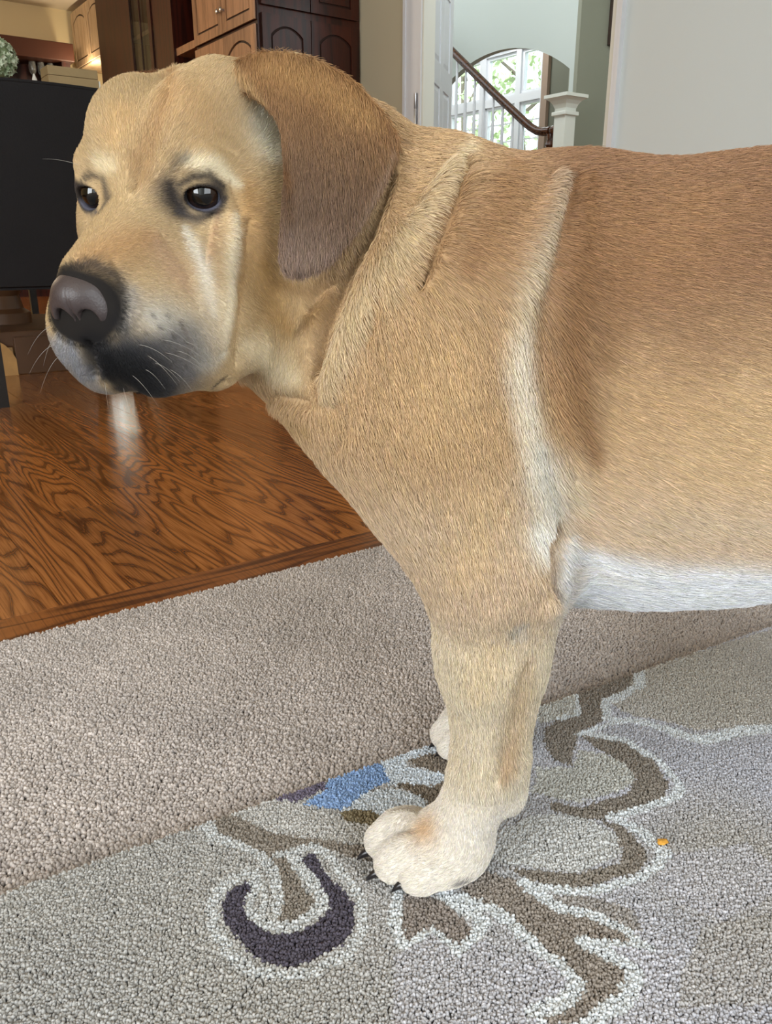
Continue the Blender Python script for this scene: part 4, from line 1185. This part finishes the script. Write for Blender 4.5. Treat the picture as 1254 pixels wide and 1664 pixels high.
for px, r, h in SCULPT:
    w = stroke_weight(px, r * 1.7)
    V = V + N * (w * h * 0.001)[:, None]
    if h <= -8.5: GROOVE = np.maximum(GROOVE, w)
N = vnormals(V, Q4)
HL = (V - HO) @ HA.T

# ---- coat colours, with the shade of creases painted in
def sst(a, b, x):
    t = np.clip((x - a) / (b - a), 0, 1); return t * t * (3 - 2 * t)
def mix(c, col, w): return c * (1 - w[:, None]) + np.array(lin(col)) * w[:, None]
nv = len(V)
rng = np.random.default_rng(7)
# slow noise over the skin
K = rng.normal(0, 1, (14, 3)) * 38; PH = rng.uniform(0, 6.28, 14)
NOI = np.sin(V @ K.T + PH).mean(1) * 1.6
C = np.tile(np.array(lin('bc9d77')), (nv, 1))
C = mix(C, '8f6c50', sst(0.40, 0.53, V[:, 2] + 0.02 * NOI) * sst(0.03, 0.14, V[:, 0]) )
C = mix(C, 'cab296', sst(0.42, 0.33, V[:, 2] + 0.02 * NOI))
C = mix(C, 'd2d2d3', sst(0.335, 0.275, V[:, 2] + 0.012 * NOI) * sst(0.115, 0.15, V[:, 0]) * sst(0.50, 0.42, V[:, 0]))
C = mix(C, 'd8cab2', sst(0.30, 0.22, V[:, 2]) * (1 - sst(0.125, 0.15, V[:, 0]) * sst(0.23, 0.25, V[:, 2])))
C = mix(C, 'ddd5ca', sst(0.13, 0.06, V[:, 2]))
headw = sst(-0.13, -0.09, HL[:, 1]) * sst(0.11, 0.085, np.abs(HL[:, 0])) * sst(-0.14, -0.11, HL[:, 2])
C = mix(C, 'bea47d', headw)
PAINT = [   # (pixels, radius px, colour, strength)
    ([(278, 112), (256, 170), (238, 230), (222, 280)], 18, 'a87a4a', .75),  # shade of the forehead furrow painted in
    ([(400, 300), (420, 360), (425, 420)], 34, 'b58f60', .7),
    ([(330, 190), (300, 160)], 55, 'cfa979', .55),
    ([(200, 180), (185, 230)], 26, 'd2ae7c', .6),
    ([(422, 185), (440, 255)], 28, 'f0e8d2', .9),
    ([(295, 262), (350, 268), (388, 300)], 13, 'e4d8bc', .8),
    ([(160, 265), (185, 275)], 14, 'e0d2b2', .7),
    ([(262, 300), (272, 322), (292, 340)], 24, '6b5d52', .7),
    ([(272, 300), (278, 322), (294, 340)], 20, '262223', .95),
    ([(285, 345), (318, 356), (350, 345), (366, 322)], 10, '3c393c', .9),
    ([(290, 300), (312, 288), (340, 286), (362, 302)], 8, '302b2a', .95),
    ([(278, 276), (290, 262), (302, 258)], 10, '6f6252', .75),
    ([(170, 292), (175, 325), (160, 348)], 10, '4d4642', .85),
    ([(132, 294), (150, 284), (164, 290)], 6, '3b3532', .9),
    ([(142, 340), (156, 345)], 7, '4a4648', .9),
    ([(245, 385), (185, 405), (130, 425)], 34, 'b48c60', .75),
    ([(105, 436), (150, 430), (190, 448), (206, 490), (200, 530)], 14, '4a3f38', .9),
    ([(255, 395), (300, 465)], 30, 'b8977a', .7),
    ([(356, 345), (342, 385), (334, 440)], 5, '9a735a', .7),
    ([(362, 360), (352, 420), (350, 480)], 4, 'b08c6e', .5),
    ([(400, 300), (402, 380), (396, 470)], 12, 'a07c4e', .65),
    ([(222, 262), (228, 290)], 20, 'a37c50', .55),
    ([(298, 372), (326, 430), (345, 510)], 14, 'e0d8c9', .85),
    ([(382, 350), (370, 460), (362, 575)], 13, 'eadfc6', .85),
    ([(402, 350), (398, 430), (388, 540)], 12, 'bb966a', .7),
    ([(245, 510), (295, 540), (330, 580)], 44, 'b9b4ab', .85),
    ([(300, 600), (345, 590), (362, 575)], 18, 'd2cbbd', .6),
    ([(215, 470), (205, 530)], 20, '8f8880', .7),
    ([(330, 470), (350, 560)], 24, 'cfc0aa', .6),
    ([(230, 560), (270, 590), (310, 610)], 26, '8e8a88', .75),
    ([(190, 525), (215, 570), (250, 605)], 26, '4a4746', .9),
    ([(115, 555), (122, 590), (132, 618)], 14, '86868b', .95),
    ([(150, 548), (168, 560), (180, 595), (225, 622), (270, 636)], 25, '0d0d0f', 1.0),
    ([(200, 565), (235, 600), (280, 628)], 20, '17171a', .97),
    ([(190, 630), (230, 645), (285, 652), (320, 652)], 10, '17171a', .97),
    ([(375, 640), (440, 665), (500, 690)], 16, 'a98b5e', .5),
    ([(150, 612), (156, 585), (155, 560)], 22, '0d0d0f', 1.0),
    ([(96, 545), (102, 585), (116, 618)], 12, 'a3a2a5', .9),
    ([(90, 560), (96, 595)], 6, 'c4c2c2', .8),
    ([(146, 600), (158, 604), (165, 612)], 12, '1f1e22', .9),
    ([(140, 552), (148, 585)], 14, '0d0d0f', 1.0),
    ([(222, 632), (262, 642), (300, 641)], 7, '242326', .9),
    ([(338, 636), (368, 612)], 6, '2a2829', .9),
    ([(290, 520), (310, 560), (280, 580)], 6, 'a48f78', .5),
    ([(425, 430), (440, 500), (470, 530)], 34, 'a9834f', .75),
    ([(400, 560), (450, 600), (480, 610)], 32, 'e0d0b0', .8),
    ([(500, 520), (540, 470)], 22, 'b08a5a', .6),
    ([(650, 250), (612, 340), (580, 410)], 16, '5d4528', .85),  # shade between ear and neck painted in
    ([(575, 400), (552, 455), (520, 545), (508, 615)], 11, '4e3a20', .85),  # crease shade painted along the jaw fold
    ([(630, 300), (598, 375), (570, 435), (545, 510), (522, 600)], 9, '4a361e', .85),  # crease shade painted behind the ear
    ([(480, 540), (520, 490), (548, 452)], 10, '6e5230', .7),  # crease shade painted below the ear
    ([(440, 455), (500, 470), (545, 445)], 14, '8d6a40', .6),  # shadow under the ear tip painted in
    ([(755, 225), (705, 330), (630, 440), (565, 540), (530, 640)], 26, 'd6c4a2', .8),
    ([(755, 275), (728, 340), (702, 405), (682, 465)], 12, '95693f', .7),  # groove shade painted along the neck fold
    ([(655, 395), (618, 470), (600, 545)], 12, 'b78e62', .6),  # shade of the smaller neck groove painted in
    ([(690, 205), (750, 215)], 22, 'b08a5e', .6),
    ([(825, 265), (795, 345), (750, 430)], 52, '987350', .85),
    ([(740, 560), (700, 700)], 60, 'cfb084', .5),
    ([(905, 285), (880, 380), (848, 470), (834, 560), (848, 680), (866, 780), (882, 850)], 19, 'ddcdb2', .9),
    ([(845, 520), (840, 600), (858, 700), (870, 780)], 20, 'e0d6c6', .85),
    ([(868, 720), (888, 800), (892, 880)], 34, 'd8d3c8', .85),
    ([(915, 760), (950, 830)], 16, 'cfc0a6', .6),
    ([(950, 290), (938, 430), (925, 550), (935, 660), (960, 740)], 34, '8c6643', .8),
    ([(1000, 300), (990, 450), (975, 580)], 40, '8c6847', .55),
    ([(885, 560), (905, 640), (925, 720)], 12, 'a87f58', .5),
    ([(1120, 330), (1050, 420)], 90, 'a27b55', .5),
    ([(1200, 620), (1230, 740), (1100, 760)], 74, 'c9ad86', .6),
    ([(790, 800), (750, 930)], 50, 'd3b78c', .5),
    ([(870, 850), (885, 900)], 22, 'ebe6dc', .85),
    ([(935, 900), (1060, 940), (1254, 945)], 36, 'd9dadc', .8),
    ([(1254, 860), (1120, 850), (1020, 860)], 30, 'c4b197', .5),
    ([(858, 1070), (848, 1130), (834, 1200), (820, 1262)], 26, 'b59368', .5),  # shading down the leg's tendon groove painted in
    ([(834, 1200), (818, 1262)], 14, '977350', .45),
    ([(926, 868), (920, 930), (918, 975)], 15, 'd2d0ce', .95),
    ([(906, 862), (903, 905), (908, 950)], 6, '7d736a', .8),  # armpit crease shade painted in
    ([(690, 1345)], 24, 'c59f72', .8),

    ([(828, 1024), (845, 1018), (856, 1010)], 9, '8f8c86', .85),
    ([(838, 1032), (852, 1028)], 5, 'e3ded4', .6),
    ([(800, 1050), (770, 1130)], 40, 'd6bf98', .5),
    ([(740, 1436), (765, 1428)], 6, '3a3536', .8),
]
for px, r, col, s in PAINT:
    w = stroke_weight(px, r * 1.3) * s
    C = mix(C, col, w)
# dark lips at the front of the muzzle, greyer on the far lip
Hc = (V - HO) @ HA.T
lf = Hc[:, 1] + 0.003 * NOI
muzz = sst(-0.047, -0.060, Hc[:, 2]) * (np.abs(Hc[:, 0]) < 0.06)
greyw = sst(0.050, 0.086, lf - 0.15 * (Hc[:, 2] + 0.08)) * muzz * sst(-0.010, -0.002, Hc[:, 0])
C = mix(C, '625f61', greyw * 0.8)
lipw = np.maximum(sst(0.080, 0.104, lf - 0.30 * (Hc[:, 2] + 0.08)) * muzz, 0.55 * sst(-0.117, -0.124, Hc[:, 2]) * sst(0.034, 0.050, lf) * (np.abs(Hc[:, 0]) < 0.06))
C = mix(C, '0f0f11', lipw * sst(-0.010, -0.002, Hc[:, 0]) * 0.98)
C = mix(C, '858488', sst(0.056, 0.070, lf) * muzz * sst(-0.006, -0.016, Hc[:, 0]) * 0.75)
# whisker spots
for p in [(225, 560), (240, 578), (262, 552), (268, 573), (252, 590), (235, 540), (258, 530), (280, 545), (285, 570), (300, 555), (247, 512), (270, 512), (292, 525), (305, 575), (275, 600), (300, 596)]:
    C = mix(C, '4a4440', stroke_weight([p], 4.2) * 0.9)
# ears
tv = sst(-1.0, 0.6, eb_)
earc = np.array(lin('a07850')) * (1 - tv)[:, None] + np.array(lin('735b49')) * tv[:, None]
earc = earc * (1 - sst(0.55, 1.0, eb_)[:, None] * 0.5) + np.array(lin('9d8678')) * (sst(0.55, 1.0, eb_) * 0.5)[:, None]
wb = (EAR * 1.0)
soft_in = sst(-1.02, -0.80, eb_)                 # the flap's root fades into the skull
C = C * (1 - (wb * soft_in)[:, None]) + earc * (wb * soft_in)[:, None]
C[FAR_EAR] = np.array(lin('9a7050'))
for px, r, col, s in [([(430, 100), (520, 130), (605, 190)], 42, 'b08a5c', .75), ([(385, 105), (400, 130), (425, 160)], 12, 'c8a676', .8), ([(446, 190), (462, 260), (470, 350)], 12, '5c422c', .6), ([(640, 240), (600, 335), (560, 400)], 9, 'a58a74', .6), ([(455, 240), (470, 300)], 12, '7a5637', .6)]:
    C = mix(C, col, stroke_weight(px, r, ear=True) * s)
# lid rims and the skin under the nose
for (c, look, lx, ly) in EYES:
    D = V - c; dd = np.linalg.norm(D, axis=1); fr = (D @ look) / np.maximum(dd, 1e-6)
    C = mix(C, '221f21', sst(ER + 0.0052, ER + 0.0032, dd) * sst(0.1, 0.3, fr) * 0.97)
    low = (D @ ly) / np.maximum(dd, 1e-6)
    C = mix(C, '5a5a68', sst(ER + 0.0035, ER + 0.0020, dd) * sst(0.1, 0.3, fr) * sst(-0.15, -0.4, low) * 0.8)
SKIP = np.zeros(nv)
for (c, look, lx, ly) in EYES:
    D = V - c; dd = np.linalg.norm(D, axis=1)
    SKIP = np.maximum(SKIP, ((dd < ER + 0.0020) & (D @ look > 0.002)) * 1.0)
nd = np.sqrt(((HL[:, 0] + 0.0035) / 0.0245) ** 2 + ((HL[:, 1] - 0.103) / 0.024) ** 2 + ((HL[:, 2] + 0.0345) / 0.020) ** 2)
SKIP = np.maximum(SKIP, nd < 1.0)
C = mix(C, '121011', sst(1.3, 1.0, nd) * 0.99)

dog_me = np_mesh('dog', V, quads=Q4)
set_col(dog_me, C)
dog = link('dog', dog_me, attr_mat('coat', 0.8, 0.15))
tag(dog, 'yellow dog with brown ears standing on the rug, head turned towards the dining chair', 'dog')

# ---- eyes
def eyeball(i):
    c, look, lx, ly = EYES[i]
    bm = bmesh.new()
    bmesh.ops.create_uvsphere(bm, u_segments=40, v_segments=40, radius=ER)
    for v in bm.verts:                       # cornea
        a = math.acos(max(-1, min(1, v.co.z / ER)))
        if a < 0.75: v.co *= 1 + 0.05 * (1 - a / 0.75) ** 1.5
    me = bpy.data.meshes.new('eye'); bm.to_mesh(me); bm.free()
    R = Matrix((lx, ly, look)).transposed()
    n = len(me.vertices); co = np.zeros(n * 3, np.float32); me.vertices.foreach_get('co', co); co = co.reshape(-1, 3)
    ang = np.arccos(np.clip(co[:, 2] / np.linalg.norm(co, axis=1), -1, 1))
    col = np.where(ang[:, None] < 0.48, lin('050404'), np.where(ang[:, None] < 0.80, lin('23150d'), np.where(ang[:, None] < 0.90, lin('0b0808'), lin('6f7280'))))
    set_col(me, col)
    o = link('eye', me, M_EYE, dog)
    o.matrix_local = Matrix.Translation(c) @ R.to_4x4()
    return o
M_EYE = attr_mat('eye', 0.03, 0.6)
for i in (0, 1): eyeball(i)
# ---- nose leather: its own small implicit surface
def small_surface(name, lo, hi, h, prims):
    ax = [np.arange(lo[i], hi[i], h) for i in range(3)]
    X, Y, Z = np.meshgrid(*ax, indexing='ij', sparse=True)      # head coordinates l, f, u
    D = None
    for op, k, c, rad in prims:
        k0 = np.sqrt(((X - c[0]) / rad[0]) ** 2 + ((Y - c[1]) / rad[1]) ** 2 + ((Z - c[2]) / rad[2]) ** 2)
        k1 = np.sqrt(((X - c[0]) / rad[0] ** 2) ** 2 + ((Y - c[1]) / rad[1] ** 2) ** 2 + ((Z - c[2]) / rad[2] ** 2) ** 2)
        d = k0 * (k0 - 1) / np.maximum(k1, 1e-6)
        D = d if D is None else (smin(D, d, k) if op == 'add' else -smin(-D, d, k))
    g = openvdb.FloatGrid(1.0); g.copyFromArray(np.ascontiguousarray(D.astype(np.float32)))
    p, q = g.convertToQuads(isovalue=0.0)
    L = np.stack([lo[i] + p[:, i] * h for i in range(3)], 1)
    return L, q
nose_prims = [
    ('add', .01, (0, 0.100, -0.029), (0.0225, 0.013, 0.015)),
    ('add', .01, (0, 0.098, -0.021), (0.0175, 0.014, 0.011)),
    ('add', .008, (0.0145, 0.099, -0.036), (0.0095, 0.011, 0.0105)),
    ('add', .008, (-0.0145, 0.099, -0.036), (0.0095, 0.011, 0.0105)),
    ('add', .008, (0, 0.100, -0.043), (0.0085, 0.010, 0.011)),
]
for s in (1, -1):
    nose_prims += [('sub', .003, (s * 0.0095, 0.113, -0.0365), (0.0064, 0.012, 0.0078)),
                   ('sub', .003, (s * 0.0150, 0.110, -0.0425), (0.0085, 0.012, 0.0038)),
                   ('sub', .003, (s * 0.0205, 0.104, -0.0425), (0.0055, 0.010, 0.0028))]
nose_prims += [('sub', .003, (0, 0.114, -0.045), (0.0007, 0.006, 0.014))]
NL, NQ = small_surface('nose', (-0.03, 0.07, -0.062), (0.03, 0.122, -0.003), 0.0007, nose_prims)
NP = (NL - [0, 0.10, -0.030]) * [0.87, 1.0, 0.90] + [-0.0035, 0.0985, -0.0345]
nose_me = np_mesh('nose', HO + NP @ HA, quads=NQ)
hole = np.exp(-(((np.abs(NL[:, 0]) - 0.0115) / 0.0075) ** 2 + ((NL[:, 2] + 0.040) / 0.006) ** 2)) * (NL[:, 1] < 0.1085)
c_top, c_low = np.array(lin('3a302f')), np.array(lin('221d1e'))
t = np.clip((NL[:, 2] + 0.048) / 0.016, 0, 1)[:, None]
nc = c_low * (1 - t) + c_top * t
nc = nc * (1 - 0.9 * np.clip(hole * 1.5, 0, 1)[:, None])
al = np.abs(NL[:, 0])
nos = np.minimum(((al - 0.0098) / 0.0052) ** 2 + ((NL[:, 2] + 0.0370) / 0.0066) ** 2, ((al - 0.0155) / 0.0080) ** 2 + ((NL[:, 2] + 0.0430) / 0.0030) ** 2)
nc = nc * (1 - 0.93 * (nos < 1.15)[:, None])
set_col(nose_me, nc)
M_NOSE = attr_mat('nose_leather', 0.46, 0.5)
_nt = M_NOSE.node_tree
_v = _nt.nodes.new('ShaderNodeTexVoronoi'); _v.inputs['Scale'].default_value = 900
_b = _nt.nodes.new('ShaderNodeBump'); _b.inputs['Strength'].default_value = 0.25; _b.inputs['Distance'].default_value = 0.0004
_tc = _nt.nodes.new('ShaderNodeTexCoord')
_nt.links.new(_tc.outputs['Object'], _v.inputs['Vector'])
_nt.links.new(_v.outputs['Distance'], _b.inputs['Height']); _nt.links.new(_b.outputs['Normal'], _nt.nodes['Principled BSDF'].inputs['Normal'])
link('nose', nose_me, M_NOSE, dog)
# ---- short coat: real hair curves rooted in the skin
def make_fur(count, seed):
    rng = np.random.default_rng(seed)
    a, b, c, d = (V[Q4[:, i]] for i in range(4))
    ar = np.linalg.norm(np.cross(c - a, d - b), axis=1) / 2
    ctr = (a + b + c + d) / 4
    dens = np.ones(len(Q4))
    hlc = (ctr - HO) @ HA.T
    ishead = (hlc[:, 1] > -0.12) & (np.abs(hlc[:, 0]) < 0.12) & (hlc[:, 2] > -0.13) & (ctr[:, 0] < 0.03)
    dens[ishead] = 2.6
    leg = (ctr[:, 2] < 0.30) & (ctr[:, 0] < 0.14)
    dens[leg] = 1.5
    toward = ((CAM - ctr) * N[Q4[:, 0]]).sum(1)
    dens[(toward < -0.12)] *= 0.35                     # the side away from the camera is combed thinner
    dens[ctr[:, 0] > 0.36] *= 0.45
    dens *= (1 - SKIP[Q4].max(1))
    p = ar * dens; p /= p.sum()
    f = rng.choice(len(Q4), count, p=p)
    u, v = rng.random(count), rng.random(count)
    w4 = np.stack([(1 - u) * (1 - v), u * (1 - v), u * v, (1 - u) * v], 1)
    R0 = (V[Q4[f]] * w4[:, :, None]).sum(1)
    nn = (N[Q4[f]] * w4[:, :, None]).sum(1); nn /= np.linalg.norm(nn, axis=1, keepdims=True)
    cc = (C[Q4[f]] * w4[:, :, None]).sum(1)
    H = (R0 - HO) @ HA.T
    isear = EAR[Q4[f, 0]] | FAR_EAR[Q4[f, 0]]
    # combing direction
    g = np.tile(np.array([1.0, 0.0, -0.30]), (count, 1))
    def lay(w, dvec): 
        nonlocal g
        g = g * (1 - w[:, None]) + np.asarray(dvec) * w[:, None]
    lay(sst(0.17, 0.08, R0[:, 0]) * sst(0.55, 0.46, R0[:, 2]), [0.20, 0.0, -1.0])
    lay(sst(0.05, -0.03, R0[:, 0]), [0.35, 0.0, -1.0])
    lay(sst(0.33, 0.27, R0[:, 2]) * sst(0.135, 0.115, R0[:, 0]), [0.12, 0.0, -1.0])
    lay(sst(0.06, 0.03, R0[:, 2]) * sst(0.13, 0.10, R0[:, 0]), [-0.9, 0.0, -0.45])
    lay(sst(0.33, 0.28, R0[:, 2]) * sst(0.13, 0.15, R0[:, 0]), [0.8, 0.1, 0.25])
    hw_ = sst(-0.13, -0.085, H[:, 1]) * sst(0.125, 0.10, np.abs(H[:, 0])) * sst(-0.15, -0.12, H[:, 2]) * (R0[:, 0] < 0.04)
    out_l = np.clip(H[:, 0] / 0.022, -1, 1)[:, None] * hl
    hd = -hf * 0.8 + out_l * 0.45 - hu * (0.25 + 1.2 * sst(0.0, -0.06, H[:, 2]))[:, None]
    fore = sst(0.0, 0.03, H[:, 2])[:, None]
    hd = hd * (1 - fore) + (hu * 0.6 - hf * 0.6 + out_l * 0.5) * fore
    g = g * (1 - hw_[:, None]) + hd * hw_[:, None]
    g[isear] = e2 + 0.15 * e1
    # slow swirl
    sw = np.stack([np.sin(R0 @ K[:5].T * 0.5 + PH[:5]).sum(1), np.sin(R0 @ K[5:9].T * 0.5 + PH[5:9]).sum(1), np.sin(R0 @ K[9:].T * 0.5 + PH[9:]).sum(1)], 1)
    g = g / np.linalg.norm(g, axis=1, keepdims=True) + 0.055 * sw + rng.normal(0, 0.13, (count, 3))
    t = g - nn * (g * nn).sum(1, keepdims=True)
    t /= np.maximum(np.linalg.norm(t, axis=1, keepdims=True), 1e-6)
    # length
    L = np.full(count, 0.0100)
    L = np.where(R0[:, 2] < 0.30, np.where(R0[:, 0] < 0.135, 0.0085, 0.0165), L)
    L = np.where(R0[:, 2] < 0.10, 0.0042, L)
    muz = sst(0.0, 0.05, H[:, 1])
    L = L * (1 - hw_) + (0.0052 - 0.0022 * muz) * hw_
    L = np.where(isear, 0.0075, L)
    throat = sst(0.02, -0.04, R0[:, 0]) * sst(0.40, 0.46, R0[:, 2]) * (1 - hw_)
    L = L * (1 + 0.25 * throat)
    for (c0, look, lx, ly) in EYES:
        dd = np.linalg.norm(R0 - c0, axis=1)
        L = np.where(dd < 0.030, L * np.clip((dd - 0.012) / 0.018, 0.28, 1), L)
    gw = (GROOVE[Q4[f]] * w4).sum(1)
    L = L * (1 - 0.72 * np.clip(gw * 1.2, 0, 1))
    L *= rng.uniform(0.65, 1.15, count)
    lift = np.where(isear, 0.14, 0.20 - 0.05 * hw_) + rng.normal(0, 0.05, count)
    lift = np.clip(lift, 0.04, 0.5)[:, None]
    L = L[:, None]
    P0 = R0 - nn * 0.0004
    P1 = R0 + L * (0.42 * t + nn * lift * 0.62)
    P2 = R0 + L * (0.78 * t + nn * lift * 0.85)
    P3 = R0 + L * (1.0 * t + nn * lift * 0.80)
    pos = np.stack([P0, P1, P2, P3], 1).reshape(-1, 3).astype(np.float32)
    hc = bpy.data.hair_curves.new('fur')
    hc.add_curves([4] * count)
    hc.position_data.foreach_set('vector', pos.ravel())
    rs = (1 - 0.30 * hw_)[:, None] * rng.uniform(0.75, 1.2, (count, 1))
    rad = (np.array([[0.000155, 0.000145, 0.00011, 0.00003]]) * rs).astype(np.float32).ravel()
    ra = hc.attributes.get('radius') or hc.attributes.new('radius', 'FLOAT', 'POINT')
    ra.data.foreach_set('value', rad)
    va = np.exp(rng.normal(0, 0.17, count) * (1 - 0.35 * hw_))[:, None] * (1 + 0.06 * rng.normal(0, 1, (count, 3)) * [0.3, 0.3, 1])
    cc = np.clip(cc * va, 0, 0.95)
    rgba = np.ones((count, 4), np.float32); rgba[:, :3] = cc
    ca = hc.attributes.new('col', 'FLOAT_COLOR', 'CURVE')
    ca.data.foreach_set('color', rgba.ravel())
    return hc
# ---- whiskers and claws
def whiskers():
    rng = np.random.default_rng(21); strands = []
    def grow(px, py, dvec, length, droop):
        hit, nrm, idx, dist = bvh.ray_cast(Vector(CAM), Vector(ray(px, py)).normalized())
        if hit is None: return
        p = np.array(hit); n_ = np.array(nrm); n_ = n_ if n_ @ (CAM - p) > 0 else -n_
        d = np.asarray(dvec, float) + n_ * 0.5 + rng.normal(0, 0.12, 3); d /= np.linalg.norm(d)
        pts_ = []
        for i in range(7):
            t = i / 6; pts_.append(p + d * length * t + np.array([0, 0, -1.0]) * droop * t * t)
        strands.append(pts_)
    for (x, y) in [(225, 560), (240, 578), (262, 552), (268, 573), (252, 590), (258, 530), (285, 570), (300, 555), (292, 525), (275, 600), (235, 600), (215, 610)]:
        grow(x, y, -0.5 * hf + 0.7 * hl - 0.35 * hu, rng.uniform(0.012, 0.024), 0.008)
    for (x, y) in [(88, 560), (95, 580), (104, 600), (92, 545), (112, 610), (84, 530), (125, 618)]:
        grow(x, y, -0.2 * hf - 0.8 * hl - 0.5 * hu, rng.uniform(0.012, 0.026), 0.012)
    for (x, y) in [(170, 620), (230, 640), (290, 645), (330, 640), (200, 630)]:
        grow(x, y, 0.1 * hf - 1.0 * hu, rng.uniform(0.008, 0.016), 0.004)
    grow(128, 268, -0.8 * hl + 0.4 * hu, 0.022, 0.004)
    hc = bpy.data.hair_curves.new('whiskers'); hc.add_curves([7] * len(strands))
    hc.position_data.foreach_set('vector', np.array(strands, np.float32).ravel())
    ra = hc.attributes.get('radius') or hc.attributes.new('radius', 'FLOAT', 'POINT')
    ra.data.foreach_set('value', np.tile(np.linspace(0.00009, 0.00002, 7).astype(np.float32), len(strands)))
    o = bpy.data.objects.new('whiskers', hc); hc.materials.append(mat('whisker', 'a8a198', 0.4))
    COL.objects.link(o); o.parent = dog
    return tag(o, kind='stuff')
whiskers()
M_CLAW = mat('claw', '1d1a1c', 0.3, 0.5)
def claw(tip, heading, r=0.0036, ln=0.013):
    h_ = np.asarray(heading, float); h_ /= np.linalg.norm(h_); k = MB()
    P = [np.asarray(tip) + h_ * ln * t + np.array([0, 0, -0.55]) * ln * t * t for t in np.linspace(-0.35, 1, 7)]
    k.tube(P, [r * q for q in (0.95, 1, 0.98, 0.88, 0.7, 0.45, 0.12)], 10)
    me = bpy.data.meshes.new('claw'); me.from_pydata(k.v, [], k.f)
    link('claw', me, M_CLAW, dog)
def claws():
    for sy in (1, -1):
        for (dx, dy, z, r) in ((0.008, 0.607, 0.022, 0.0165), (0.003, 0.590, 0.027, 0.0200), (0.012, 0.565, 0.024, 0.0195), (0.034, 0.552, 0.020, 0.0165)):
            x, y, zz = dx - 0.0175, dy - 0.001, 0.0115
            if sy < 0: x += 0.074; y -= 0.036
            claw((x, YC - sy * (YC - y), zz), (-1, -0.12 * sy, -0.15), 0.0044, 0.012)
    for sgn in (1, -1):
        for i, v in enumerate((0.066, 0.083, 0.101, 0.118)):
            claw((0.514 - 0.008 * (i in (1, 2)), YC - sgn * v, 0.012), (-1, 0, -0.15), 0.003, 0.011)
claws()
M_FUR = attr_mat('fur', 0.55, 0.25)
fur = bpy.data.objects.new('fur', make_fur(760000, 3))
fur.data.materials.append(M_FUR)
COL.objects.link(fur); fur.parent = dog
tag(fur, kind='stuff')
